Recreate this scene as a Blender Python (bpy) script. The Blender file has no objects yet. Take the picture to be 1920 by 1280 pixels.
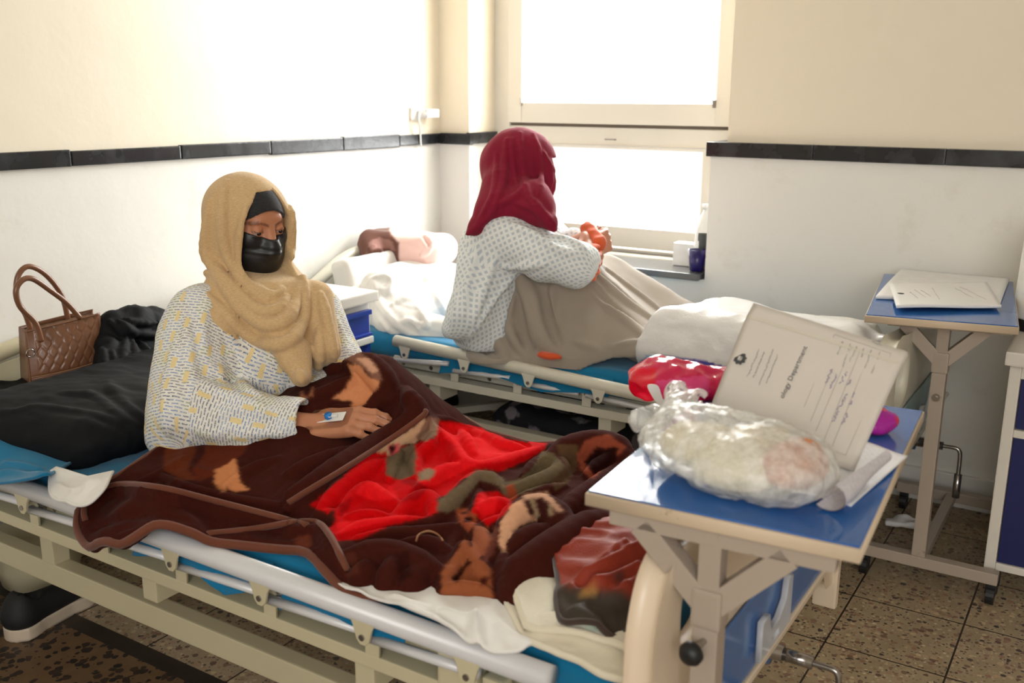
import bpy, bmesh, math, random
import numpy as np
from mathutils import Vector, Matrix
random.seed(7)
S = bpy.context.scene
COL = S.collection
PI = math.pi

# ------------------------------------------------------------------ camera
CF = 1838.0
CR = Vector((0.84475713, 0.53513293, 0.00425943)).normalized()
CU = Vector((-0.13343467, 0.20291778, 0.97006163)).normalized()
CD = Vector((-0.51824761, 0.82003483, -0.24282153)).normalized()
CP = Vector((0, 0, 1.41))
cam_data = bpy.data.cameras.new('camera')
cam = bpy.data.objects.new('camera', cam_data)
COL.objects.link(cam)
cam.matrix_world = Matrix(((CR.x, CU.x, -CD.x, CP.x), (CR.y, CU.y, -CD.y, CP.y), (CR.z, CU.z, -CD.z, CP.z), (0, 0, 0, 1)))
cam_data.sensor_width = 36
cam_data.lens = CF * 36 / 1920
cam_data.clip_start = 0.05
cam_data.dof.use_dof = True
cam_data.dof.focus_distance = 2.42
cam_data.dof.aperture_fstop = 4.0
S.camera = cam

# ------------------------------------------------------------------ world, light, exposure
W = bpy.data.worlds.new('world'); S.world = W; W.use_nodes = True
bg = W.node_tree.nodes['Background']
bg.inputs[0].default_value = (1.0, 0.995, 0.985, 1)
bg.inputs[1].default_value = 1.0
S.view_settings.view_transform = 'Standard'
S.view_settings.look = 'None'
S.view_settings.gamma = 1.0
S.view_settings.use_curve_mapping = False
S.view_settings.exposure = 0.35
S.cycles.max_bounces = 8
S.cycles.diffuse_bounces = 5
S.cycles.transparent_max_bounces = 12
S.cycles.sample_clamp_indirect = 6.0

def area_light(name, loc, target, sx, sy, power, color=(1, 1, 1)):
    l = bpy.data.lights.new(name, 'AREA'); l.shape = 'RECTANGLE'; l.size = sx; l.size_y = sy
    l.energy = power; l.color = color
    o = bpy.data.objects.new(name, l); COL.objects.link(o); o.location = loc
    o.rotation_euler = (Vector(target) - Vector(loc)).to_track_quat('-Z', 'Y').to_euler()
    return o
# daylight outside the window; an added, unseen fill light behind the camera
area_light('window_daylight', (-1.75, 4.6, 2.05), (-1.75, 2.6, 0.9), 2.3, 2.6, 420, (1.0, 0.99, 0.975))
area_light('ward_fill', (1.2, -2.2, 2.1), (-1.2, 1.8, 0.7), 2.6, 1.8, 72, (1.0, 0.99, 0.97))

# ------------------------------------------------------------------ pixel <-> world helpers (1920x1280 frame)
def RAY(x, y): return CD + CR * ((x - 960) / CF) + CU * ((640 - y) / CF)
def PX(x, y, ax, val):
    """point where the sight line through pixel meets the world plane axis=val"""
    d = RAY(x, y); t = (val - CP[ax]) / d[ax]
    return CP + d * t
def PD(x, y, dep): return CP + RAY(x, y) * dep
def to_px(P):
    P = np.asarray(P) - np.array(CP)
    z = P @ np.array(CD)
    return 960 + CF * (P @ np.array(CR)) / z, 640 - CF * (P @ np.array(CU)) / z

# ------------------------------------------------------------------ naming helpers
def tag(o, label=None, cat=None, group=None, kind=None):
    if label: o['label'] = label
    if cat: o['category'] = cat
    if group: o['group'] = group
    if kind: o['kind'] = kind
    return o
def empty(name, loc, label, cat, group=None, rz=0):
    o = bpy.data.objects.new(name, None); COL.objects.link(o); o.location = loc
    o.rotation_euler = (0, 0, rz); o.empty_display_size = 0.1
    return tag(o, label, cat, group)
def obj(name, me, mat=None, parent=None, smooth=False, local=False):
    if isinstance(me, bmesh.types.BMesh):
        m = bpy.data.meshes.new(name); me.to_mesh(m); me.free(); me = m
    o = bpy.data.objects.new(name, me); COL.objects.link(o)
    if mat:
        for mm in (mat if isinstance(mat, (list, tuple)) else [mat]): me.materials.append(mm)
    if smooth: me.polygons.foreach_set('use_smooth', [True] * len(me.polygons))
    if parent is not None:
        o.parent = parent
        if not local:
            bpy.context.view_layer.update()
            o.matrix_parent_inverse = parent.matrix_world.inverted()
    return o
def struct(name, me, mat, smooth=False):
    return tag(obj(name, me, mat, smooth=smooth), kind='structure')

# ------------------------------------------------------------------ mesh builders
def bm_box(bm, lo, hi, bev=0.0, seg=2):
    lo = Vector(lo); hi = Vector(hi)
    r = bmesh.ops.create_cube(bm, size=1)
    vs = r['verts']; c = (lo + hi) / 2; d = hi - lo
    for v in vs: v.co = Vector((v.co.x * d.x, v.co.y * d.y, v.co.z * d.z)) + c
    if bev > 0:
        es = list({e for v in vs for e in v.link_edges})
        bmesh.ops.bevel(bm, geom=es, offset=bev, segments=seg, affect='EDGES', profile=0.7)
    return bm
def box(lo, hi, bev=0.0, seg=2): return bm_box(bmesh.new(), lo, hi, bev, seg)
def bm_obox(bm, a, b, w, h, bev=0.002, up=(0, 0, 1)):
    """bar of w x h section from a to b"""
    a = Vector(a); b = Vector(b); d = (b - a); L = d.length; d.normalize()
    s = d.cross(Vector(up)).normalized(); u = s.cross(d).normalized()
    n0 = len(bm.verts)
    t = bmesh.new(); bm_box(t, (0, -w / 2, -h / 2), (L, w / 2, h / 2), bev)
    M = Matrix(((d.x, s.x, u.x, a.x), (d.y, s.y, u.y, a.y), (d.z, s.z, u.z, a.z), (0, 0, 0, 1)))
    t.transform(M); m = bpy.data.meshes.new('t'); t.to_mesh(m); t.free(); bm.from_mesh(m); bpy.data.meshes.remove(m)
    return bm
def bar(a, b, w, h, bev=0.002, up=(0, 0, 1)): return bm_obox(bmesh.new(), a, b, w, h, bev, up)
def catmull(pts, n=8, closed=False):
    pts = [Vector(p) for p in pts]; out = []; N = len(pts)
    rng = range(N if closed else N - 1)
    for i in rng:
        p0 = pts[(i - 1) % N] if (closed or i > 0) else pts[0] * 2 - pts[1]
        p1 = pts[i]; p2 = pts[(i + 1) % N]
        p3 = pts[(i + 2) % N] if (closed or i + 2 < N) else pts[-1] * 2 - pts[-2]
        for k in range(n):
            t = k / n
            out.append(0.5 * ((2 * p1) + (p2 - p0) * t + (2 * p0 - 5 * p1 + 4 * p2 - p3) * t * t + (3 * p1 - p0 - 3 * p2 + p3) * t ** 3))
    if not closed: out.append(pts[-1])
    return out
def bm_tube(bm, pts, r, seg=12, closed=False, cap=True, flat=1.0):
    pts = [Vector(p) for p in pts]; N = len(pts)
    rs = r if isinstance(r, (list, tuple)) else [r] * N
    rings = []; nrm = None
    for i, p in enumerate(pts):
        if closed: t = (pts[(i + 1) % N] - pts[i - 1]).normalized()
        else: t = (pts[min(i + 1, N - 1)] - pts[max(i - 1, 0)]).normalized()
        if nrm is None:
            nrm = Vector((0, 0, 1)) if abs(t.z) < 0.9 else Vector((1, 0, 0))
        nrm = (nrm - t * nrm.dot(t)).normalized(); bi = t.cross(nrm)
        rr = rs[i] if len(rs) == N else rs[0]
        rings.append([bm.verts.new(p + (nrm * math.cos(a) * flat + bi * math.sin(a)) * rr) for a in [2 * PI * k / seg for k in range(seg)]])
    for i in range(N if closed else N - 1):
        A = rings[i]; B = rings[(i + 1) % N]
        for k in range(seg): bm.faces.new((A[k], A[(k + 1) % seg], B[(k + 1) % seg], B[k]))
    if cap and not closed:
        bm.faces.new(rings[0][::-1]); bm.faces.new(rings[-1])
    return bm
def tube(pts, r, seg=12, closed=False, flat=1.0): return bm_tube(bmesh.new(), pts, r, seg, closed, flat=flat)
def bm_cyl(bm, a, b, r, seg=20, r2=None): return bm_tube(bm, [a, b], [r, r2 if r2 is not None else r], seg)
def lathe(prof, seg=32, c=(0, 0, 0)):
    bm = bmesh.new(); rings = []
    for r, z in prof:
        rings.append([bm.verts.new((c[0] + r * math.cos(2 * PI * k / seg), c[1] + r * math.sin(2 * PI * k / seg), c[2] + z)) for k in range(seg)])
    for A, B in zip(rings, rings[1:]):
        for k in range(seg): bm.faces.new((A[k], A[(k + 1) % seg], B[(k + 1) % seg], B[k]))
    bm.faces.new(rings[0][::-1]); bm.faces.new(rings[-1])
    return bm
def plate(outer, holes, depth, bevel, frame):
    """flat shape with holes, extruded and bevelled. frame = (origin, u axis, v axis)"""
    cu = bpy.data.curves.new('c', 'CURVE'); cu.dimensions = '2D'; cu.fill_mode = 'BOTH'
    cu.extrude = max(depth / 2 - bevel, 0.0001); cu.bevel_depth = bevel; cu.bevel_resolution = 2; cu.offset = -bevel
    for loop in [outer] + list(holes):
        sp = cu.splines.new('POLY'); sp.points.add(len(loop) - 1); sp.use_cyclic_u = True
        for p, q in zip(sp.points, loop): p.co = (q[0], q[1], 0, 1)
    o = bpy.data.objects.new('c', cu)
    COL.objects.link(o); dg = bpy.context.evaluated_depsgraph_get()
    me = bpy.data.meshes.new_from_object(o.evaluated_get(dg))
    bpy.data.objects.remove(o); bpy.data.curves.remove(cu)
    O, U, V = [Vector(q) for q in frame]; U.normalize(); V.normalize(); N = U.cross(V)
    me.transform(Matrix(((U.x, V.x, N.x, O.x), (U.y, V.y, N.y, O.y), (U.z, V.z, N.z, O.z), (0, 0, 0, 1))))
    return me
def rrect(x0, y0, x1, y1, r, n=6):
    out = []
    for cx, cy, a0 in ((x1 - r, y1 - r, 0), (x0 + r, y1 - r, 90), (x0 + r, y0 + r, 180), (x1 - r, y0 + r, 270)):
        for k in range(n + 1):
            a = math.radians(a0 + 90 * k / n); out.append((cx + r * math.cos(a), cy + r * math.sin(a)))
    return out
def cat2(pts, n=6): return [(p.x, p.y) for p in catmull([(a, b, 0) for a, b in pts], n, True)]
def text_mesh(txt, size, frame, depth=0.0003, font=None):
    cu = bpy.data.curves.new('t', 'FONT'); cu.body = txt; cu.size = size; cu.extrude = depth; cu.resolution_u = 3
    o = bpy.data.objects.new('t', cu); COL.objects.link(o); dg = bpy.context.evaluated_depsgraph_get()
    me = bpy.data.meshes.new_from_object(o.evaluated_get(dg)); bpy.data.objects.remove(o); bpy.data.curves.remove(cu)
    O, U, V = [Vector(q) for q in frame]; U.normalize(); V.normalize(); N = U.cross(V)
    me.transform(Matrix(((U.x, V.x, N.x, O.x), (U.y, V.y, N.y, O.y), (U.z, V.z, N.z, O.z), (0, 0, 0, 1))))
    return me

# ------------------------------------------------------------------ numpy noise + implicit surfaces
def _h(ix, iy, iz, s):
    n = (ix * 374761393 + iy * 668265263 + iz * 2147483647 + s * 974634777) & 0xFFFFFFFF
    n = ((n ^ (n >> 13)) * 1274126177) & 0xFFFFFFFF
    n = n ^ (n >> 16)
    return (n & 0xFFFF) / 32767.5 - 1.0
def noise(P, sc, seed=0):
    """smooth value noise in [-1,1]; sc = feature size (scalar or xyz)"""
    Q = np.asarray(P, float) / np.asarray(sc, float) + 1000.5
    I = np.floor(Q).astype(np.int64); Fr = Q - I; Fr = Fr * Fr * (3 - 2 * Fr)
    out = 0
    for dx in (0, 1):
        wx = Fr[:, 0] if dx else 1 - Fr[:, 0]
        for dy in (0, 1):
            wy = Fr[:, 1] if dy else 1 - Fr[:, 1]
            for dz in (0, 1):
                wz = Fr[:, 2] if dz else 1 - Fr[:, 2]
                out = out + wx * wy * wz * _h(I[:, 0] + dx, I[:, 1] + dy, I[:, 2] + dz, seed)
    return out
def fbm(P, sc, seed=0, o=3):
    a = 1; t = 0; sc = np.asarray(sc, float)
    for k in range(o): t = t + a * noise(P, sc / 2 ** k, seed + k); a *= 0.5
    return t
def smin(a, b, k):
    h = np.clip(0.5 + 0.5 * (b - a) / k, 0, 1)
    return b * (1 - h) + a * h - k * h * (1 - h)
def smax(a, b, k): return -smin(-a, -b, k)
def cap(P, a, b, ra, rb=None):
    """tapered capsule"""
    a = np.asarray(a, float); b = np.asarray(b, float); rb = ra if rb is None else rb
    ba = b - a; h = np.clip(((P - a) @ ba) / max(ba @ ba, 1e-12), 0, 1)
    return np.linalg.norm(P - a - h[:, None] * ba, axis=1) - (ra + (rb - ra) * h)
def chain(P, pts, rs, k=0.01):
    d = None
    for i in range(len(pts) - 1):
        c = cap(P, pts[i], pts[i + 1], rs[i], rs[i + 1])
        d = c if d is None else smin(d, c, k)
    return d
def ell(P, c, r, R=None):
    Q = P - np.asarray(c, float)
    if R is not None: Q = Q @ np.asarray(R)      # columns = local axes in world
    r = np.asarray(r, float)
    k0 = np.linalg.norm(Q / r, axis=1); k1 = np.linalg.norm(Q / (r * r), axis=1)
    return k0 * (k0 - 1) / np.maximum(k1, 1e-9)
def rbox(P, c, h, rad, R=None):
    Q = P - np.asarray(c, float)
    if R is not None: Q = Q @ np.asarray(R)
    q = np.abs(Q) - (np.asarray(h, float) - rad)
    return np.linalg.norm(np.maximum(q, 0), axis=1) + np.minimum(q.max(axis=1), 0) - rad
def rot(z=0, y=0, x=0):
    return np.array(Matrix.Rotation(math.radians(z), 3, 'Z') @ Matrix.Rotation(math.radians(y), 3, 'Y') @ Matrix.Rotation(math.radians(x), 3, 'X'))
def sdf_mesh(f, lo, hi, res, B=8, project=2, slack=1.6):
    """surface nets over only the blocks that can hold the surface"""
    lo = np.asarray(lo, float); hi = np.asarray(hi, float)
    nb = np.ceil((hi - lo) / (res * B)).astype(int)
    n = nb * B + 1
    G = np.full(tuple(n), 1.0, dtype=np.float32)
    bi = np.stack(np.meshgrid(*[np.arange(k) for k in nb], indexing='ij'), -1).reshape(-1, 3)
    cen = lo + (bi + 0.5) * res * B
    dc = np.concatenate([f(cen[i:i + 200000]) for i in range(0, len(cen), 200000)])
    rad = res * B * 0.87 * slack + 0.01
    bi = bi[np.abs(dc) < rad]
    off = np.stack(np.meshgrid(*[np.arange(B + 1)] * 3, indexing='ij'), -1).reshape(-1, 3)
    step = 250
    for i in range(0, len(bi), step):
        idx = (bi[i:i + step, None, :] * B + off[None]).reshape(-1, 3)
        d = f(lo + idx * res)
        G[idx[:, 0], idx[:, 1], idx[:, 2]] = d
    # cells with a sign change
    s = G < 0
    c = [s[dx:n[0] - 1 + dx, dy:n[1] - 1 + dy, dz:n[2] - 1 + dz] for dx in (0, 1) for dy in (0, 1) for dz in (0, 1)]
    anyn = c[0].copy(); alln = c[0].copy()
    for q in c[1:]: anyn |= q; alln &= q
    act = anyn & ~alln
    vid = -np.ones(act.shape, dtype=np.int64)
    cells = np.argwhere(act); vid[act] = np.arange(len(cells))
    acc = np.zeros((len(cells), 3)); cnt = np.zeros(len(cells))
    cor = [(dx, dy, dz) for dx in (0, 1) for dy in (0, 1) for dz in (0, 1)]
    val = np.stack([G[cells[:, 0] + a, cells[:, 1] + b, cells[:, 2] + d] for a, b, d in cor], 1)
    for i in range(8):
        for j in range(i + 1, 8):
            if sum(abs(cor[i][k] - cor[j][k]) for k in range(3)) != 1: continue
            a = val[:, i]; b = val[:, j]; m = (a < 0) != (b < 0)
            t = np.where(m, a / np.where(m, a - b, 1), 0)
            pi = np.array(cor[i]); pj = np.array(cor[j])
            acc += m[:, None] * (pi + t[:, None] * (pj - pi)); cnt += m
    V = lo + (cells + acc / cnt[:, None]) * res
    faces = []
    for ax in range(3):
        sl0 = [slice(1, None)] * 3; e1 = [slice(1, n[k] - 1) for k in range(3)]; e1[ax] = slice(0, n[ax] - 1)
        e2 = list(e1); e2[ax] = slice(1, n[ax])
        A = s[tuple(e1)]; Bq = s[tuple(e2)]
        ch = np.argwhere(A != Bq)
        if len(ch) == 0: continue
        sg = A[ch[:, 0], ch[:, 1], ch[:, 2]]
        base = ch + 1; base[:, ax] -= 1
        u, v = (ax + 1) % 3, (ax + 2) % 3
        du = np.zeros(3, int); du[u] = 1; dv = np.zeros(3, int); dv[v] = 1
        q = [vid[tuple((base - du - dv).T)], vid[tuple((base - dv).T)], vid[tuple(base.T)], vid[tuple((base - du).T)]]
        F = np.stack(q, 1); F[~sg] = F[~sg][:, ::-1]
        faces.append(F)
    F = np.concatenate(faces); F = F[(F >= 0).all(axis=1)]
    for _ in range(project):
        e = res * 0.3; d = f(V)
        g = np.stack([f(V + np.eye(3)[k] * e) - f(V - np.eye(3)[k] * e) for k in range(3)], 1) / (2 * e)
        gl = np.maximum((g * g).sum(1), 0.25)
        V = V - np.clip(d / gl, -res * .6, res * .6)[:, None] * g
    return V, F
def np_mesh(name, V, F, uv=None, colors=None):
    me = bpy.data.meshes.new(name)
    me.vertices.add(len(V)); me.vertices.foreach_set('co', np.asarray(V, dtype=np.float32).ravel())
    k = F.shape[1]
    me.loops.add(len(F) * k); me.loops.foreach_set('vertex_index', F.ravel().astype(np.int32))
    me.polygons.add(len(F)); me.polygons.foreach_set('loop_start', (np.arange(len(F)) * k).astype(np.int32))
    me.polygons.foreach_set('use_smooth', np.ones(len(F), dtype=bool))
    me.update(calc_edges=True)
    if uv is not None:
        l = me.uv_layers.new(name='UVMap')
        l.data.foreach_set('uv', (uv[F.ravel()] if len(uv) == len(V) else uv).astype(np.float32).ravel())
    if colors is not None:
        c = me.color_attributes.new('pattern', 'FLOAT_COLOR', 'POINT')
        c.data.foreach_set('color', np.concatenate([colors, np.ones((len(colors), 1))], 1).astype(np.float32).ravel())
    return me
def in_poly(X, Y, poly):
    c = np.zeros(X.shape, bool); n = len(poly); j = n - 1
    for i in range(n):
        xi, yi = poly[i]; xj, yj = poly[j]
        m = ((yi > Y) != (yj > Y))
        c ^= m & (X < (xj - xi) * (Y - yi) / ((yj - yi) + 1e-12) + xi)
        j = i
    return c
def poly_dist(P, pts):
    """distance to a polyline + parameter 0..1; P (N,d)"""
    pts = np.asarray(pts, float); best = np.full(len(P), 1e9); par = np.zeros(len(P))
    n = len(pts) - 1
    for i in range(n):
        a = pts[i]; ba = pts[i + 1] - a; h = np.clip(((P - a) @ ba) / max(ba @ ba, 1e-12), 0, 1)
        d = np.linalg.norm(P - a - h[:, None] * ba, axis=1); m = d < best
        best[m] = d[m]; par[m] = (i + h[m]) / n
    return best, par
def bone_uv(V, F, bones):
    """per-loop uv: nearest bone, along / around"""
    C = V[F].mean(axis=1); best = np.full(len(F), 1e9); who = np.zeros(len(F), int)
    for i, (a, b, r) in enumerate(bones):
        d = cap(C, a, b, r); m = d < best; best[m] = d[m]; who[m] = i
    UV = np.zeros((len(F), F.shape[1], 2))
    for i, (a, b, r) in enumerate(bones):
        m = who == i
        if not m.any(): continue
        a = np.asarray(a, float); b = np.asarray(b, float); t = (b - a) / np.linalg.norm(b - a)
        ref = np.array([0, -1, 0.0]) if abs(t[1]) < .8 else np.array([1.0, 0, 0])
        n = np.cross(t, ref); n /= np.linalg.norm(n); q = np.cross(t, n)
        P = V[F[m]] - a; ang = np.arctan2(P @ n, -(P @ q)); a0 = ang[:, :1]
        ang = a0 + (ang - a0 + PI) % (2 * PI) - PI
        UV[m, :, 0] = ang * r + i * .37; UV[m, :, 1] = P @ t
    return UV.reshape(-1, 2)

# ------------------------------------------------------------------ materials
def lin(c):
    return tuple(((x / 12.92) if x <= 0.04045 else ((x + 0.055) / 1.055) ** 2.4) for x in c)
def rgb(r, g, b): return lin((r / 255, g / 255, b / 255)) + (1.0,)
class NT:
    def __init__(s, name):
        s.m = bpy.data.materials.new(name); s.m.use_nodes = True; s.t = s.m.node_tree; s.n = s.t.nodes
        s.p = s.n['Principled BSDF']; s.out = s.n['Material Output']
    def node(s, typ, **kw):
        n = s.n.new(typ)
        for k, v in kw.items():
            if k.startswith('i_'):
                key = k[2:]; key = int(key) if key.isdigit() else key.replace('_', ' ')
                if hasattr(v, 'is_output') or isinstance(v, bpy.types.NodeSocket): s.t.links.new(v, n.inputs[key])
                else: n.inputs[key].default_value = v
            else: setattr(n, k, v)
        return n
    def link(s, a, b): s.t.links.new(a, b)
    def coord(s, which='Object'): return s.node('ShaderNodeTexCoord').outputs[which]
    def noise(s, scale, vec=None, detail=3, rough=.5):
        n = s.node('ShaderNodeTexNoise', i_Scale=scale, i_Detail=detail, i_Roughness=rough)
        s.link(vec if vec is not None else s.coord(), n.inputs['Vector']); return n.outputs['Fac']
    def mix(s, fac, a, b, mode='MIX'):
        n = s.node('ShaderNodeMix', data_type='RGBA', blend_type=mode)
        for v, k in ((fac, 0), (a, 6), (b, 7)):
            if isinstance(v, bpy.types.NodeSocket): s.link(v, n.inputs[k])
            else: n.inputs[k].default_value = v
        return n.outputs[2]
    def math(s, op, a, b=0.0, c=0.0):
        n = s.node('ShaderNodeMath', operation=op)
        for v, k in ((a, 0), (b, 1), (c, 2)):
            if isinstance(v, bpy.types.NodeSocket): s.link(v, n.inputs[k])
            else: n.inputs[k].default_value = v
        return n.outputs[0]
    def ramp(s, fac, stops):
        n = s.node('ShaderNodeValToRGB'); s.link(fac, n.inputs[0]); e = n.color_ramp.elements
        while len(e) < len(stops): e.new(0.5)
        for x, (p, c) in zip(e, stops): x.position = p; x.color = c
        return n.outputs[0]
    def bump(s, h, strength=.3, dist=.01):
        n = s.node('ShaderNodeBump', i_Strength=strength, i_Distance=dist); s.link(h, n.inputs['Height'])
        s.link(n.outputs[0], s.p.inputs['Normal']); return n
    def set(s, **kw):
        for k, v in kw.items():
            key = k.replace('_', ' ')
            if isinstance(v, bpy.types.NodeSocket): s.link(v, s.p.inputs[key])
            else: s.p.inputs[key].default_value = v
        return s
def basic(name, col, rough=.5, metal=0, var=.06, scale=12, bump=0, bscale=200, bdist=.002, sheen=0, spec=.5, tint=None):
    t = NT(name)
    c2 = tuple(max(0, x * (1 - var * 4)) for x in col[:3]) + (1,) if tint is None else tint
    f = t.noise(scale, detail=4)
    t.set(Base_Color=t.mix(t.math('MULTIPLY', f, 0.9), tuple(min(1, x * (1 + var)) for x in col[:3]) + (1,), c2), Roughness=rough, Metallic=metal)
    t.p.inputs['Specular IOR Level'].default_value = spec
    if sheen:
        t.p.inputs['Sheen Weight'].default_value = sheen; t.p.inputs['Sheen Roughness'].default_value = .4
    if bump: t.bump(t.noise(bscale, detail=2), bump, bdist)
    return t.m
def chipped(name, col, under, amount=.35, rough=.35, scale=18):
    """painted metal or edge board with worn, stained spots"""
    t = NT(name)
    f = t.noise(scale, detail=6, rough=.7)
    fac = t.ramp(f, [(amount - .08, (1, 1, 1, 1)), (amount, (0, 0, 0, 1))])
    g = t.noise(3.0, detail=3)
    base = t.mix(t.math('MULTIPLY', g, .35), col, tuple(x * .75 for x in col[:3]) + (1,))
    t.set(Base_Color=t.mix(fac, base, under), Roughness=rough)
    return t.m
def cloth(name, col, col2=None, rough=.85, weave=900, bstr=.25, sheen=.3, scale=6, var=.1):
    t = NT(name)
    f = t.noise(scale, detail=3)
    c2 = col2 or tuple(x * (1 - var) for x in col[:3]) + (1,)
    t.set(Base_Color=t.mix(f, col, c2), Roughness=rough)
    t.p.inputs['Sheen Weight'].default_value = sheen; t.p.inputs['Specular IOR Level'].default_value = .25
    t.bump(t.noise(weave, detail=1), bstr, .001)
    return t.m

M = {}
# walls: cream paint above the band, glossy off-white below
def wall_mat(name, up, low, zline):
    t = NT(name); co = t.coord('Object')
    sep = t.node('ShaderNodeSeparateXYZ'); t.link(co, sep.inputs[0])
    f = t.math('GREATER_THAN', sep.outputs[2], zline)
    n1 = t.noise(2.2, detail=5, rough=.6); n2 = t.noise(30, detail=3)
    upc = t.mix(t.math('MULTIPLY', n1, .5), up, tuple(x * .86 for x in up[:3]) + (1,))
    lo2 = (low[0] * .82, low[1] * .80, low[2] * .72, 1)
    st = t.ramp(t.noise(5.5, detail=6, rough=.7), [(.56, (0, 0, 0, 1)), (.72, (1, 1, 1, 1))])
    loc = t.mix(t.math('MULTIPLY', st, .45), low, lo2)
    t.set(Base_Color=t.mix(f, loc, upc), Roughness=t.math('MULTIPLY_ADD', n2, .2, .38))
    t.bump(t.noise(9, detail=4), .25, .01)
    return t.m
M['wall'] = wall_mat('painted plaster', rgb(238, 228, 208), rgb(229, 227, 221), 1.2)
def band_mat():
    t = NT('black painted band')
    n = t.noise(35, detail=5, rough=.7)
    n2 = t.noise(9, detail=3)
    t.set(Base_Color=t.mix(t.ramp(n2, [(.5, (0, 0, 0, 1)), (.75, (1, 1, 1, 1))]), rgb(30, 31, 34), rgb(62, 64, 68)), Roughness=t.math('MULTIPLY_ADD', n2, .3, .12))
    t.bump(n, .35, .003); return t.m
M['band'] = band_mat()
def floor_mat():
    t = NT('terrazzo tiles'); co = t.coord('Object')
    sep = t.node('ShaderNodeSeparateXYZ'); t.link(co, sep.inputs[0])
    X, Y = sep.outputs[0], sep.outputs[1]
    def chips(scale, th, cols, jit=1.0):
        v = t.node('ShaderNodeTexVoronoi', feature='F1', i_Scale=scale, i_Randomness=jit); t.link(co, v.inputs['Vector'])
        wn = t.noise(scale * 2.5, detail=2)
        d = t.math('ADD', v.outputs['Distance'], t.math('MULTIPLY', t.math('SUBTRACT', wn, .5), .35))
        sz = t.node('ShaderNodeSeparateColor'); t.link(v.outputs['Color'], sz.inputs[0])
        thr = t.math('MULTIPLY', sz.outputs[0], th)
        return t.math('LESS_THAN', d, thr), t.ramp(sz.outputs[1], cols)
    base = t.mix(t.noise(14, detail=5, rough=.7), rgb(180, 162, 132), rgb(150, 132, 104))
    m1, c1 = chips(60, .60, [(0, rgb(196, 176, 140)), (.3, rgb(172, 142, 112)), (.55, rgb(150, 116, 96)), (.85, rgb(104, 80, 70)), (.95, rgb(62, 60, 58))])
    m2, c2 = chips(110, .55, [(0, rgb(205, 190, 160)), (.4, rgb(160, 128, 104)), (.7, rgb(112, 92, 80)), (1, rgb(70, 66, 60))])
    c = t.mix(m2, base, c2); c = t.mix(m1, c, c1)
    dirt = t.ramp(t.noise(4, detail=5, rough=.65), [(.4, (0, 0, 0, 1)), (.7, (1, 1, 1, 1))])
    c = t.mix(t.math('MULTIPLY', dirt, .35), c, rgb(100, 84, 62))
    # second paving at the near left: dark chips
    m3, c3 = chips(44, .78, [(0, rgb(44, 38, 34)), (.5, rgb(60, 46, 38)), (1, rgb(36, 34, 32))])
    cb = t.mix(m3, t.mix(t.noise(20, detail=4), rgb(120, 94, 66), rgb(92, 70, 50)), c3)
    near = t.math('LESS_THAN', Y, 1.39)
    left = t.math('LESS_THAN', X, -1.2)
    nl = t.math('MULTIPLY', near, left)
    c = t.mix(nl, c, cb)
    # joints
    def joint(A, offs, w):
        f = t.math('FRACT', t.math('DIVIDE', t.math('SUBTRACT', A, offs - w / 2 - 30), .30))
        return t.math('LESS_THAN', f, w / .30)
    j = t.math('MAXIMUM', joint(X, -.544, .005), joint(Y, 2.73, .005))
    j = t.math('MULTIPLY', j, t.math('SUBTRACT', 1.0, nl))
    strip = t.math('MULTIPLY', left, t.math('COMPARE', Y, 1.415, .026))
    j = t.math('MAXIMUM', j, strip)
    c = t.mix(j, c, rgb(46, 38, 30))
    t.set(Base_Color=c, Roughness=t.math('MULTIPLY_ADD', t.noise(8, detail=3), .35, .28))
    t.bump(t.math('SUBTRACT', 1.0, j), .5, .002)
    return t.m
M['floor'] = floor_mat()
M['ceiling'] = basic('white ceiling paint', rgb(240, 238, 230), .8)
M['frame_white'] = chipped('old white window paint', rgb(228, 222, 210), rgb(150, 130, 110), .30, .4, 14)
M['sill'] = basic('dark polished stone sill', rgb(96, 98, 100), .12, bump=.0)
M['bed_cream'] = chipped('cream bed enamel', rgb(198, 189, 158), rgb(112, 98, 66), .26, .35, 22)
M['bed_white'] = chipped('white bed enamel', rgb(216, 212, 196), rgb(140, 130, 108), .25, .35, 22)
M['alu'] = basic('satin grey rail tube', rgb(212, 212, 214), .34, .08, var=.03)
M['mold'] = chipped('cream moulded plastic', rgb(226, 208, 184), rgb(176, 158, 132), .27, .35, 10)
M['blue_panel'] = basic('blue laminate', rgb(66, 116, 184), .18, var=.05, scale=5)
M['teal_panel'] = basic('pale teal laminate', rgb(120, 150, 150), .3)
M['table_blue'] = basic('glossy blue table laminate', rgb(44, 102, 176), .1, var=.06, scale=7)
M['table_edge'] = chipped('worn pale edge band', rgb(206, 186, 160), rgb(120, 92, 66), .33, .5, 26)
M['gal'] = chipped('worn grey painted steel', rgb(172, 158, 144), rgb(110, 98, 88), .36, .4, 20)
M['rubber'] = basic('black rubber', rgb(22, 22, 24), .5)
M['steel'] = basic('stainless steel', rgb(170, 165, 160), .22, .9)
M['cab_white'] = chipped('white cabinet enamel', rgb(226, 220, 210), rgb(128, 86, 58), .25, .35, 12)
M['cab_blue'] = basic('deep blue cabinet enamel', rgb(22, 52, 150), .3, var=.04)
M['white_plastic'] = basic('white plastic', rgb(235, 235, 232), .35)
M['glass'] = None
def glass_mat(name, tint=(1, 1, 1, 1), a=.12, rough=.05):
    t = NT(name); tr = t.node('ShaderNodeBsdfTransparent'); tr.inputs[0].default_value = tint
    gl = t.node('ShaderNodeBsdfGlossy', i_Roughness=rough)
    mx = t.node('ShaderNodeMixShader', i_0=a); t.link(tr.outputs[0], mx.inputs[1]); t.link(gl.outputs[0], mx.inputs[2])
    t.link(mx.outputs[0], t.out.inputs[0]); return t.m
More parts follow.
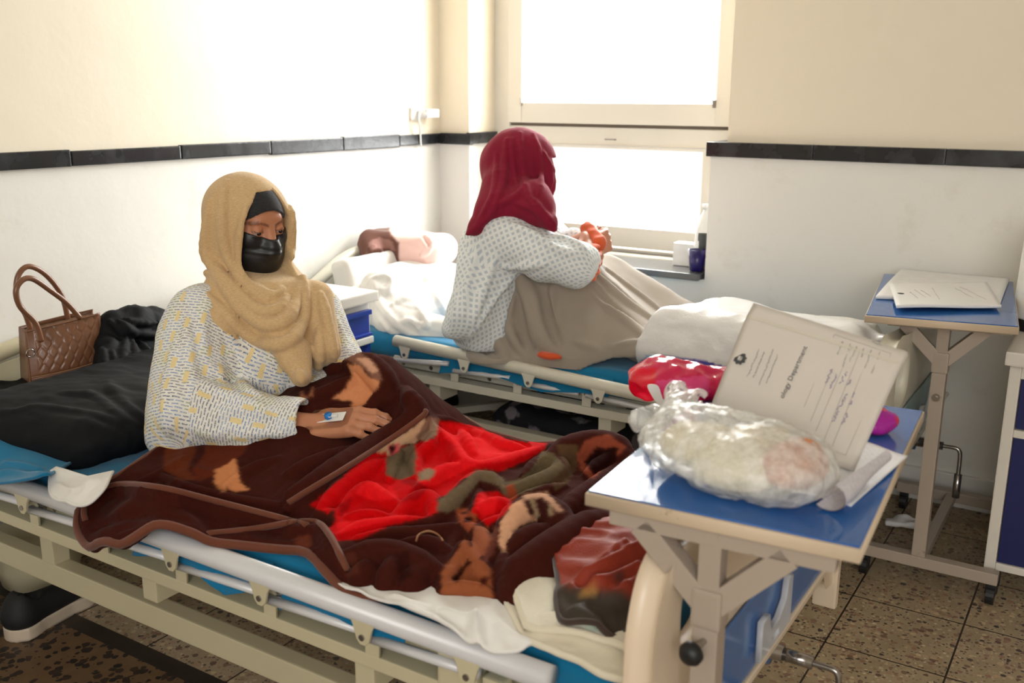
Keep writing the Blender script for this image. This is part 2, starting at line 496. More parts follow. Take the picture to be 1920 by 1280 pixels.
M['glass'] = glass_mat('window glass', (.97, .98, .98, 1), .06)
def milky(name, c, f, rough=.15):
    t = NT(name); t.set(Base_Color=c, Roughness=rough); tr = t.node('ShaderNodeBsdfTransparent'); mx = t.node('ShaderNodeMixShader', i_0=f)
    t.link(tr.outputs[0], mx.inputs[1]); t.link(t.p.outputs[0], mx.inputs[2]); t.link(mx.outputs[0], t.out.inputs[0]); return t.m
M['acrylic'] = glass_mat('clear acrylic', (.93, .95, .97, 1), .12)

# ------------------------------------------------------------------ room shell
XL = -2.75; YB = 3.60; YJ = 3.72; BT = 1.245; BB = 1.195
struct('floor', box((XL - .1, -3.2, -.1), (3.4, 4.6, 0)), M['floor'])
struct('ceiling', box((XL - .1, -3.2, 2.9), (3.4, 4.6, 3.0)), M['ceiling'])
struct('wall_left', box((XL - .15, -3.2, 0), (XL, 4.6, 2.9)), M['wall'])
struct('wall_right', box((3.3, -3.2, 0), (3.4, 4.6, 2.9)), M['wall'])
struct('wall_front', box((XL - .1, -3.3, 0), (3.4, -3.2, 2.9)), M['wall'])
# back wall, left stub (x from the corner to the window reveal)
XJ = -2.585
struct('wall_back', box((XL, YJ, 0), (XJ, YJ + .42, 2.9)), M['wall'])
bm = box((-1.33, YB + .02, 0), (3.3, YB + .44, 2.9)); struct('wall_back.001', bm, M['wall'])
bm = box((-1.385, YB, 0), (3.3, YB + .02, BB)); bm_box(bm, (-1.385, YB + .02, .7), (-1.33, YB + .40, BB)); struct('wall_back.002', bm, M['wall'])
bm = box((XJ, YB, 0), (-1.385, YB + .40, .715)); bm_box(bm, (XJ, YB + .4, .715), (-1.33, YB + .44, .80)); struct('wall_back.003', bm, M['wall'])
struct('wall_back.004', box((XJ, YJ, 2.6), (-1.33, YJ + .42, 2.9)), M['wall'])
# painted raised band
def band(lo, hi):
    bm = box(lo, hi, .004)
    return bm
def band_seg(name, segs):
    bm = bmesh.new()
    for lo, hi in segs: bm_box(bm, lo, hi, .004)
    return struct(name, bm, M['band'])
segs = []; y = -3.2
rs = random.Random(3)
while y < YJ:
    L = rs.uniform(.34, .42); e = min(y + L, YJ)
    segs.append(((XL - .01, y + .0015, BB + rs.uniform(-.003, .003)), (XL + .016 + rs.uniform(-.002, .002), e - .0015, BT + rs.uniform(-.003, .003)))); y = e
band_seg('trim_1', segs)
band_seg('trim_2', [((XL + .012, YJ - .016, BB), (XJ + .016, YJ + .01, BT)), ((XJ - .01, YJ - .01, BB + .004), (XJ + .016, YJ + .34, BT + .004))])
segs = []; x = -1.40
while x < 3.25:
    e = min(x + rs.uniform(.38, .46), 3.3); segs.append(((x, YB - .016, BB - .004), (e - .0015, YB + .03, BT))); x = e
band_seg('trim_3', segs)
band_seg('trim_4', [((-1.40, YB + .02, BB - .004), (-1.33, YB + .39, BT))])
# baseboard of the back wall and a pipe along it
struct('baseboard_back', box((-1.9, YB - .02, 0.0), (3.3, YB, .12), .004), M['wall'])
struct('baseboard_left', box((XL, -3.2, 0), (XL + .02, YJ, .10), .004), M['wall'])
pipe = obj('wall_pipe', tube([(-1.2, YB - .045, .055), (1.6, YB - .045, .055)], .017, 12), M['gal'], smooth=True)
tag(pipe, 'grey pipe running low along the back wall above the floor', 'pipe')

# window: fixed frame, upper sash, lower sash, glass, sill
YW = 4.0   # window plane
def winframe(name, x0, x1, z0, z1, wl, wr, wb, wt, y, th, mat, parent=None):
    bm = box((x0, y, z0), (x0 + wl, y + th, z1), .004); bm_box(bm, (x1 - wr, y, z0), (x1, y + th, z1), .004)
    bm_box(bm, (x0 + wl, y, z0), (x1 - wr, y + th, z0 + wb), .004); bm_box(bm, (x0 + wl, y, z1 - wt), (x1 - wr, y + th, z1), .004)
    return obj(name, bm, mat, parent)
def build_window():
    w = empty('window_1', (-1.96, 3.95, .75), None, None); w['kind'] = 'structure'
    y = 3.93
    # fixed outer frame
    bm = box((-2.60, y, .72), (-2.50, y + .10, 2.6), .004); bm_box(bm, (-1.42, y, .72), (-1.32, y + .10, 2.6), .004)
    bm_box(bm, (-2.5, y, 1.20), (-1.42, y + .10, 1.278), .004); bm_box(bm, (-2.5, y, 2.5), (-1.42, y + .1, 2.6), .004)
    bm_box(bm, (-2.5, y, .72), (-1.42, y + .1, .752), .004)
    obj('window_frame', bm, M['frame_white'], w)
    obj('sash', winframe_mesh(-2.5, -1.42, 1.292, 2.5, .075, .075, .09, .08, y - .02, .05), M['frame_white'], w)
    obj('sash', winframe_mesh(-2.5, -1.42, .762, 1.198, .075, .12, .09, .01, y - .02, .05), M['frame_white'], w)
    obj('window_pane', box((-2.43, y + .004, 1.37), (-1.49, y + .008, 2.43)), M['glass'], w)
    obj('window_pane', box((-2.43, y + .004, .85), (-1.53, y + .008, 1.195)), M['glass'], w)
    bm = bmesh.new()
    for p in ((-2.425, 1.38), (-1.5, 1.378)): bm_box(bm, (p[0] - .006, y - .03, p[1] - .012), (p[0] + .006, y - .018, p[1] + .02), .002)
    bm_box(bm, (-1.99, y - .035, 1.225), (-1.94, y - .018, 1.232), .002)
    obj('window_latch', bm, M['steel'], w)
    obj('gap_shade_strip', box((-2.5, y + .01, 1.276), (-1.42, y + .07, 1.296)), basic('dark gap shade', rgb(120, 108, 96), .8), w)  # added strip; its dark colour stands for shade in the gap between frames
def winframe_mesh(x0, x1, z0, z1, wl, wr, wb, wt, y, th):
    bm = box((x0, y, z0), (x0 + wl, y + th, z1), .004); bm_box(bm, (x1 - wr, y, z0), (x1, y + th, z1), .004)
    bm_box(bm, (x0 + wl, y, z0), (x1 - wr, y + th, z0 + wb), .004); bm_box(bm, (x0 + wl, y, z1 - wt), (x1 - wr, y + th, z1), .004)
    return bm
build_window()
struct('trim_5', box((-2.60, 3.555, .715), (-1.395, 3.95, .742), .004), M['sill'])
tag(obj('cable', tube(catmull([(-1.375, 3.90, 1.56), (-1.40, 3.9, 1.60), (-1.395, 3.9, 1.66), (-1.37, 3.9, 1.70)], 6), .003, 6), M['white_plastic'], smooth=True),
    'thin white cable hanging at the right edge of the upper window', 'cable')

# small things on the sill
def bottle():
    t = empty('spray_bottle', (-1.43, 3.70, .742), 'white plastic bottle with dark grey label standing in the window corner', 'bottle')
    p = [(.0, 0), (.034, 0), (.040, .006), (.042, .05), (.040, .13), (.036, .17), (.024, .205), (.013, .225), (.012, .235)]
    obj('body', lathe(p, 24, (-1.43, 3.70, .743)), M['white_plastic'], t, True)
    obj('label', lathe([(.043, .055), (.0435, .06), (.0425, .13), (.041, .145), (.038, .146)], 24, (-1.424, 3.70, .743)), basic('dark label', rgb(62, 68, 66), .4), t, True)
    obj('cap', lathe([(.0, .235), (.015, .235), (.016, .255), (.0, .258)], 16, (-1.43, 3.70, .743)), M['white_plastic'], t, True)
bottle()
cup = empty('plastic_cup', (-1.435, 3.63, .742), 'dark blue plastic cup on the end of the window sill', 'cup')
obj('body', lathe([(0, 0), (.024, 0), (.028, .004), (.036, .085), (.034, .085), (.026, .008), (0, .006)], 24, (-1.43, 3.625, .743)), basic('dark blue plastic', rgb(30, 20, 92), .25), cup, True)
tag(obj('paper_box', box((-1.565, 3.70, .743), (-1.475, 3.76, .835), .003), M['white_plastic']), 'white paper box on the window sill left of the blue cup', 'box')
sk = empty('wall_socket', (XL + .01, 3.56, 1.33), 'white wall socket with plug and hanging cord near the corner', 'socket')
obj('plate', box((XL, 3.50, 1.305), (XL + .012, 3.57, 1.36), .004), M['white_plastic'], sk)
bm = bm_cyl(bmesh.new(), (XL + .012, 3.55, 1.332), (XL + .05, 3.565, 1.332), .018, 16); bm_box(bm, (XL + .04, 3.55, 1.314), (XL + .06, 3.64, 1.352), .006)
obj('plug', bm, M['white_plastic'], sk, True)
obj('cord', tube(catmull([(XL + .03, 3.535, 1.335), (XL + .035, 3.52, 1.315), (XL + .03, 3.535, 1.27), (XL + .022, 3.545, 1.24), (XL + .02, 3.55, 1.19)], 8), .0045, 8), M['white_plastic'], sk, True)

# ------------------------------------------------------------------ hospital beds
def footboard(bed, y0, matb, matp, x=-.5):
    a = y0 - .035; HW = .508; K_ = HW / .53
    def Y(t): return a + t * K_
    def kx(L): return [(p * K_, q) for p, q in L]
    right = [(1.06, .36), (1.06, .62), (1.052, .70), (1.02, .755), (.96, .775), (.87, .765), (.72, .752)]
    left = [(1.06 - p, q) for p, q in right][::-1]
    outer = [(.53, .748)] + left + [(.0, .345), (.03, .335), (.06, .345), (.09, .392), (.16, .398), (.53, .398), (.90, .398), (.97, .392), (1.0, .345), (1.03, .335)] + right
    outer = kx(cat2([(p - .53, q) for p, q in outer], 4))
    h1 = cat2([(-.425, .62), (-.432, .69), (-.405, .722), (-.33, .722), (-.285, .70), (-.275, .64), (-.30, .602), (-.38, .595)], 5)
    h2 = [(-p, q) for p, q in h1]
    me = plate(outer, [kx(h1), kx(h2)], .044, .016, ((x, a + HW, 0), (0, 1, 0), (0, 0, 1)))
    fb = obj('footboard', me, matb, bed, True)
    pan = plate(cat2([(-.33, .428), (-.31, .418), (0, .415), (.42, .415), (.44, .43), (.43, .50), (.40, .545), (.36, .563), (0, .565), (-.30, .563), (-.335, .54), (-.345, .48)], 4), [], .006, .001, ((x + .028, a + HW, 0), (0, 1, 0), (0, 0, 1)))
    obj('blue_panel', pan, matp, fb)
    lip = plate(cat2([(-.47, .40), (-.3, .397), (0, .395), (.46, .397), (.49, .402), (.46, .412), (0, .412), (-.46, .412)], 3), [], .014, .004, ((x + .03, a + HW, 0), (0, 1, 0), (0, 0, 1)))
    obj('lower_lip', lip, matb, fb)
    # clear label holder
    hb = plate([(-.10, .435), (.075, .435), (.075, .535), (.045, .54), (.035, .50), (.0, .478), (-.045, .478), (-.06, .515), (-.10, .515)], [[(-.035, .448), (-.035, .458), (.0, .458), (.0, .448)]], .012, .003, ((x + .042, a + .505, 0), (0, 1, 0), (0, 0, 1)))
    obj('card_holder', hb, M['acrylic_w'], fb)
    for s, yy in ((0, Y(-.0)), (1, Y(1.06))):
        if s == 0: continue
        g = bmesh.new(); bm_box(g, (x - .02, yy - .004, .25), (x + .035, yy + .022, .40), .006)
        for k in range(4): bm_box(g, (x - .016, yy + .018, .262 + k * .035), (x + .031, yy + .030, .288 + k * .035), .004)
        obj('bumper', g, matb, fb)
    return fb
M['acrylic_w'] = milky('frosted acrylic', rgb(226, 228, 232), .55)
def make_bed(y0, near):
    y1 = y0 + .95; cm = M['bed_cream'] if near else M['bed_white']
    bed = empty('hospital_bed', (-1.6, y0 + .47, 0),
        'cream metal hospital bed in front with lowered side rail and blue footboard panel' if near else
        'white metal hospital bed under the window with lowered side rail', 'bed')
    obj('side_beam', box((-2.68, y0 - .005, .427), (-.72, y0 + .045, .455), .003), cm, bed)
    obj('side_beam', box((-2.68, y1 - .045, .427), (-.52, y1 + .005, .455), .003), cm, bed)
    g = bmesh.new()
    g.free()
    for xx in (-2.6, -2.0, -1.35, -.75): obj('cross_bar', box((xx, y0 + .045, .425), (xx + .04, y1 - .045, .455), .003), cm, bed)
    obj('end_bracket', box((-.74, y0 + .0, .427), (-.5, y0 + .05, .475), .003), cm, bed)
    # steel deck with round holes along its edge
    hol = []
    for k in range(16): hol.append([(-2.45 + k * .11 + .016 * math.cos(a), y0 + .075 + .012 * math.sin(a)) for a in [2 * PI * j / 12 for j in range(12)]])
    obj('deck', plate([(-2.66, y0 + .05), (-.56, y0 + .05), (-.56, y1 - .05), (-2.66, y1 - .05)], hol, .012, .001, ((0, 0, .482), (1, 0, 0), (0, 1, 0))), cm, bed)
    yc0, yc1, CB, CT = y0 + .088, y1 - .088, .228, .287
    obj('chassis_beam', box((-2.62, yc0, CB), (-.62, yc0 + .042, CT), .004), cm, bed)
    obj('chassis_beam', box((-2.62, yc1 - .042, CB), (-.62, yc1, CT), .004), cm, bed)
    fh = [[(-2.42 + k * .125 + .009 * math.cos(a), .467 + .009 * math.sin(a)) for a in [2 * PI * j / 10 for j in range(10)]] for k in range(14)]
    obj('deck_flange', plate([(-2.64, .455), (-.60, .455), (-.60, .487), (-2.64, .487)], fh, .004, .0008, ((0, y0 + .056, 0), (1, 0, 0), (0, 0, 1))), cm, bed)
    for k, xx in enumerate((-1.68, -1.085) if near else (-2.02, -1.35)):
        obj('bracket_block', box((xx, y0 + .012, .365), (xx + .045, y0 + .12, .427), .003), cm, bed)
    for xx in (-2.15, -.8):
        for yy in (yc0 + .021, yc1 - .021): obj('riser', box((xx - .025, yy - .022, CT - .003), (xx + .025, yy + .022, .428), .003), cm, bed)
    for xx in (-2.55, -.68):
        for yy in (yc0 + .025, yc1 - .025):
            lg = obj('leg', box((xx - .025, yy - .022, .12), (xx + .025, yy + .022, CB), .004), cm, bed)
            g = bm_cyl(bmesh.new(), (xx, yy - .018, .055), (xx, yy + .018, .055), .055, 20); bm_box(g, (xx - .012, yy - .026, .05), (xx + .012, yy - .02, .13), .002); bm_box(g, (xx - .012, yy + .02, .05), (xx + .012, yy + .026, .13), .002)
            obj('caster', g, M['rubber'], lg, False)
    if not near:
        obj('cross_brace', bar((-2.15, yc0 + .05, .255), (-1.65, yc1 - .05, .255), .03, .025), cm, bed)
    # folded side rail
    yr = y0 - .022
    A, B_ = ((-2.62, .553), (-.655, .549)) if near else ((-2.14, .571), (-.80, .517))
    rail = obj('side_rail', tube([(A[0], yr, A[1]), (B_[0], yr, B_[1])], .021, 16), M['alu'] if near else M['bed_white'], bed, True)
    def rz(x): return A[1] + (B_[1] - A[1]) * (x - A[0]) / (B_[0] - A[0])
    tabs = [-2.26, -2.01, -1.76, -1.511, -1.264, -1.017, -.80] if near else [-2.088, -1.835, -1.581, -1.327, -1.07]
    brs = [-2.276, -2.026, -1.776, -1.526, -1.276, -1.026, -.83] if near else [-2.15, -1.898, -1.643, -1.385, -1.13]
    if near: tabs = [t for t in tabs if abs(t + 1.76) > .01]; 
    for t_ in tabs:
        z = rz(t_)
        o2 = plate([(-.03, .012), (.03, .012), (.02, -.01), (.014, -.032), (.006, -.041), (-.006, -.041), (-.014, -.032), (-.02, -.01)], [], .006, .001, ((t_, yr - .016, z - .012), (1, 0, 0), (0, 0, 1)))
        o = obj('hinge_tab', o2, cm, rail)
        g = bm_cyl(bmesh.new(), (t_, yr - .022, z - .038), (t_, yr - .014, z - .038), .006, 10); obj('bolt', g, M['steel'], rail)
    for b_ in brs:
        g = plate([(-.016, -.02), (.016, -.02), (.016, .028), (.010, .036), (-.010, .036), (-.016, .028)], [], .006, .001, ((b_, y0 - .004, .476), (1, 0, 0), (0, 0, 1)))
        obj('rail_bracket', g, cm, rail)
        g = bm_cyl(bmesh.new(), (b_, y0 - .012, .498), (b_, y0 - .002, .498), .006, 10); bm_cyl(g, (b_, y0 - .002, .498), (b_ + .02, y0 + .012, .50), .010, 12); obj('bolt', g, M['steel'], rail)
    for i, b_ in enumerate(brs[:-1]):
        z2 = rz(b_ + .25) - .042
        obj('link_bar', tube([(b_ + .005, yr + .006, .498), (b_ + .235, yr + .006, z2)], .011, 10, flat=.8), M['alu'], rail, True)
    if near:
        g = box((-.88, y0 - .012, .44), (-.80, y0 + .02, .53), .006); bm_box(g, (-.79, y0 - .012, .43), (-.75, y0 + .02, .50), .006); obj('rail_latch', g, cm, rail)
    # headboard: tube arch and panel
    arch = [(y0 + .0, .40), (y0 + .01, .56), (y0 + .07, .64), (y0 + .19, .70), (y0 + .34, .765), (y0 + .475, .785), (y0 + .61, .765), (y0 + .76, .70), (y0 + .88, .64), (y0 + .94, .56), (y0 + .95, .40)] if not near else \
           [(y0 + .0, .40), (y0 + .01, .54), (y0 + .07, .60), (y0 + .19, .65), (y0 + .34, .69), (y0 + .475, .705), (y0 + .61, .695), (y0 + .76, .65), (y0 + .88, .60), (y0 + .94, .54), (y0 + .95, .40)]
    hb = obj('headboard', tube(catmull([(-2.695, p, q) for p, q in arch], 6), .024, 14), cm, bed, True)
    pn = plate([(p, q - .03) for p, q in arch[1:-1]], [], .014, .004, ((-2.698, 0, 0), (0, 1, 0), (0, 0, 1)))
    obj('headboard_panel', pn, cm, hb)
    footboard(bed, y0, M['mold'] if near else M['bed_white'], M['blue_panel'] if near else M['teal_panel'])
    for k, yy in enumerate((y0 + .512, y0 + .36) if near else (y0 + .45,)):
        g = bmesh.new(); bm_tube(g, [(-.62, yy, .382), (-.452, yy, .382)], .016, 14)
        cr = obj('crank', g, M['steel'], bed, True)
        g = bmesh.new(); bm_tube(g, [(-.455, yy, .382), (-.396, yy, .381)], .0125, 12)
        pts = catmull([(-.40, yy, .381), (-.362, yy, .381), (-.350, yy, .374), (-.346, yy, .355), (-.345, yy, .29)], 6)
        bm_tube(g, pts, .0062, 10); bm_tube(g, [(-.345, yy, .30), (-.345, yy, .225)], .011, 12)
        obj('crank_handle', g, M['steel'], cr, True)
        obj('crank_bushing', tube([(-.505, yy, .382), (-.474, yy, .382)], .027, 18), basic('blue plastic bushing', rgb(60, 100, 150), .4), cr, True)
    return bed
bed1 = make_bed(1.175, True)
bed2 = make_bed(2.64, False)

# ------------------------------------------------------------------ overbed tables
def make_table(corners, z, zb, post, label, rear, knob):
    """corners: front-left, front-right, back-right, back-left (x,y)"""
    t = empty('overbed_table', (post[0], post[1], 0), label, 'table')
    c = [Vector((p[0], p[1])) for p in corners]
    ctr = sum(c, Vector((0, 0))) / 4
    cc = [(p.x - ctr.x, p.y - ctr.y) for p in c]
    top = obj('tabletop', plate(cc, [], .020, .002, ((ctr.x, ctr.y, z - .011), (1, 0, 0), (0, 1, 0))), M['table_edge'], t)
    ins = [((Vector(p) * .985)[0:2]) for p in cc]
    obj('laminate', plate([tuple(p) for p in ins], [], .003, .0008, ((ctr.x, ctr.y, z), (1, 0, 0), (0, 1, 0))), M['table_blue'], top)
    px_, py_ = post; zt = z - .022
    ux = (c[1] - c[0]).normalized()
    def at(s, dz): return (px_ + ux.x * s, py_ + ux.y * s, dz)
    g = bmesh.new(); bm_obox(g, at(-.15, zt - .012), at(.165, zt - .012), .03, .022)
    bm_obox(g, (at(-.13, 0)[0], py_, zt - .012), (at(-.13, 0)[0] - .03, (c[2].y + c[3].y) / 2 - .05, zt - .012), .03, .022)
    bm_obox(g, (at(.13, 0)[0], py_, zt - .012), (at(.13, 0)[0] - .03, (c[2].y + c[3].y) / 2 - .05, zt - .012), .03, .022)
    obj('top_support', g, M['gal'], t)
    g = bmesh.new(); bm_obox(g, at(-.105, zt - .015), at(-.006, zt - .115), .03, .034); obj('brace', g, M['gal'], t)
    g = bmesh.new(); bm_obox(g, at(.105, zt - .015), at(.006, zt - .115), .03, .034); obj('brace', g, M['gal'], t)
    obj('post', box((px_ - .019, py_ - .017, zb), (px_ + .019, py_ + .017, z - .17), .003), M['gal'], t)
    obj('inner_post', box((px_ - .016, py_ - .0145, z - .25), (px_ + .016, py_ + .0145, zt - .02), .002), M['gal'], t)
    obj('collar', box((px_ - .022, py_ - .019, z - .17), (px_ + .022, py_ + .019, z - .11), .006), M['gal'], t)
    if knob:
        kz = z - .20
        g = bm_cyl(bmesh.new(), (px_ - .0, py_ - .016, kz + .012), (px_ - .004, py_ - .035, kz + .008), .005, 10); 
        k_ = obj('knob_stem', g, M['steel'], t)
        obj('knob', lathe([(0, 0), (.012, 0), (.017, .005), (.0175, .014), (.012, .022), (.005, .024), (0, .024)], 20), M['rubber'], k_, True).matrix_world = Matrix.Translation((px_ - .005, py_ - .035, kz + .006)) @ Matrix.Rotation(math.radians(100), 4, 'X') @ Matrix.Rotation(math.radians(-12), 4, 'Y')
    else:
        g = bm_cyl(bmesh.new(), (px_, py_ - .022, z - .24), (px_, py_ - .016, z - .24), .011, 16); bm_cyl(g, (px_, py_ - .026, z - .24), (px_, py_ - .018, z - .24), .005, 10)
        obj('bolt', g, M['steel'], t)
    obj('base_bar', box((px_ - .155 - .02, py_ - .018, .065), (px_ + .215, py_ + .018, .10), .004), M['gal'], t)
    if rear:
        obj('base_bar', box((px_ - .175, rear - .018, .065), (px_ + .215, rear + .018, .10), .004), M['gal'], t)
        obj('base_rail', box((px_ - .012, py_ + .018, .068), (px_ + .018, rear - .018, .097), .003), M['gal'], t)
        ys = (py_, rear)
    else: ys = (py_,)
    for yy in ys:
        for xx in (px_ - .15, px_ + .20):
            g = bm_cyl(bmesh.new(), (xx - .011, yy, .028), (xx + .011, yy, .028), .028, 18); bm_box(g, (xx - .014, yy - .012, .03), (xx + .014, yy + .012, .066), .003)
            obj('caster', g, M['rubber'], t)
    return t
tbl1 = make_table([(-.611, 1.165), (-.232, 1.190), (-.272, 1.83), (-.655, 1.80)], .86, .10, (-.428, 1.20), 'overbed table with glossy blue top in front, holding the knotted plastic bag and folder', None, True)
tbl2 = make_table([(-.587, 2.745), (-.212, 2.815), (-.30, 3.53), (-.69, 3.45)], .83, .10, (-.402, 2.895), 'overbed table with blue top by the back wall, holding stacked papers', 3.47, False)

# ------------------------------------------------------------------ bedside cabinets
def cab_left():
    t = empty('bedside_cabinet', (-2.45, 2.40, 0), 'white bedside cabinet with blue drawer fronts between the two beds', 'cabinet')
    x0, x1, y0, y1 = -2.68, -2.22, 2.19, 2.575
    obj('body', box((x0, y0, .09), (x1, y1, .715), .004), M['cab_white'], t)
    obj('top', box((x0 - .01, y0 - .01, .715), (x1 + .035, y1 + .012, .752), .006), M['cab_white'], t)
    d = obj('drawer', box((x1, y0 + .02, .60), (x1 + .016, y1 - .02, .672), .003), M['cab_blue'], t)
    g = box((x1 + .002, y0 + .02, .598), (x1 + .030, y1 - .02, .607), .002)
    bm_box(g, (x1 + .01, y0 + .015, .672), (x1 + .030, y1 - .02, .69), .004)
    obj('handle', g, M['cab_blue'], d)
    obj('pull_tray', box((x1 - .01, y0 + .02, .572), (x1 + .034, y1 - .02, .596), .004), M['white_plastic'], t)
    d = obj('door', box((x1, y0 + .02, .20), (x1 + .018, y1 - .02, .568), .003), M['cab_blue'], t)
    obj('handle', box((x1 + .018, y0 + .04, .50), (x1 + .03, y0 + .055, .56), .003), M['steel'], d)
    for xx in (x0 + .03, x1 - .03):
        for yy in (y0 + .03, y1 - .03): obj('leg', box((xx - .015, yy - .015, 0), (xx + .015, yy + .015, .09), .002), M['cab_white'], t)
cab_left()
def cab_right():
    t = empty('bedside_cabinet', (-.02, 3.1, 0), 'white framed bedside cabinet with dark blue panels at the right edge', 'cabinet')
    x0, x1, y0, y1 = -.232, .22, 2.94, 3.34
    g = bmesh.new()
    for xx in (x0, x1 - .03):
        for yy in (y0, y1 - .03): bm_box(g, (xx, yy, .085), (xx + .03, yy + .03, .70), .004)
    for z in (.085, .49, .66):
        h = .022 if z < .6 else .04
        for yy in (y0, y1 - .03): bm_box(g, (x0 + .03, yy + .002, z), (x1 - .03, yy + .028, z + h), .003)
        for xx in (x0, x1 - .03): bm_box(g, (xx + .002, y0 + .03, z), (xx + .028, y1 - .03, z + h), .003)
    obj('frame', g, M['cab_white'], t)
    obj('top', box((x0 - .012, y0 - .03, .70), (x1 + .02, y1 + .01, .74), .006), M['cab_white'], t)
    navy = basic('navy cabinet enamel', rgb(28, 34, 92), .35, var=.05)
    for a, b in ((.108, .488), (.515, .655)):
        obj('front_panel', box((x0 + .032, y0 + .010, a), (x1 - .032, y0 + .016, b), .002), navy, t)
        obj('side_panel', box((x0 + .008, y0 + .032, a), (x0 + .014, y1 - .032, b), .002), navy, t)
        obj('side_panel', box((x1 - .014, y0 + .032, a), (x1 - .008, y1 - .032, b), .002), navy, t)
    for xx in (x0 + .03, x1 - .03):
        for yy in (y0 + .03, y1 - .03):
            g = bm_cyl(bmesh.new(), (xx - .012, yy, .03), (xx + .012, yy, .03), .03, 18); bm_box(g, (xx - .015, yy - .013, .03), (xx + .015, yy + .013, .087), .003)
            obj('caster', g, M['rubber'], t)
cab_right()
# ------------------------------------------------------------------ mattresses
def fabric_attr(name, rough=.85, sheen=.4, bump=.3, bscale=700, spec=.2, fuzz=None):
    """cloth whose dyed pattern is stored on the mesh"""
    t = NT(name); a = t.node('ShaderNodeAttribute', attribute_name='pattern')
    n = t.noise(bscale, detail=2)
    c = a.outputs['Color']
    if fuzz: c = t.mix(t.math('MULTIPLY', t.noise(fuzz, detail=4, rough=.7), .55), c, t.mix(1.0, c, (.55, .5, .5, 1), 'MULTIPLY'))
    t.set(Base_Color=c, Roughness=rough)
    t.p.inputs['Sheen Weight'].default_value = sheen; t.p.inputs['Sheen Roughness'].default_value = .35
    t.p.inputs['Specular IOR Level'].default_value = spec
    t.bump(n, bump, .002); return t.m
M['blue_sheet'] = cloth('turquoise sheet', rgb(0, 118, 160), rgb(0, 96, 138), rough=.8, weave=600, sheen=.2)
M['white_sheet'] = cloth('white cotton', rgb(232, 230, 226), rgb(220, 216, 210), weave=700)
M['plush'] = fabric_attr('mink plush', .9, .03, .6, 420, .04, fuzz=60)
M['piping'] = cloth('brown velvet piping', rgb(112, 62, 42), rgb(92, 48, 32), rough=.8, weave=500, sheen=.15, bstr=.5)
def wrinkled_mattress(name, lo, hi, mat, label, seed, amp=.006):
    lo = np.array(lo); hi = np.array(hi); c = (lo + hi) / 2; h = (hi - lo) / 2
    def f(P):
        d = rbox(P, c, h, .03)
        return d + amp * (fbm(P, (.22, .06, .06), seed, 3) * .6 - .5 * np.abs(noise(P, (.35, .05, .08), seed + 9)))
    V, F = sdf_mesh(f, lo - .03, hi + .03, .010)
    o = obj(name, np_mesh(name, V, F), mat); tag(o, label, 'mattress'); return o
wrinkled_mattress('mattress', (-2.66, 1.19, .492), (-.545, 1.985, .572), M['blue_sheet'], 'turquoise covered mattress of the front bed under the plush blanket', 3)
wrinkled_mattress('mattress', (-2.66, 2.655, .492), (-.545, 3.56, .575), M['blue_sheet'], 'turquoise covered mattress of the bed under the window', 5)

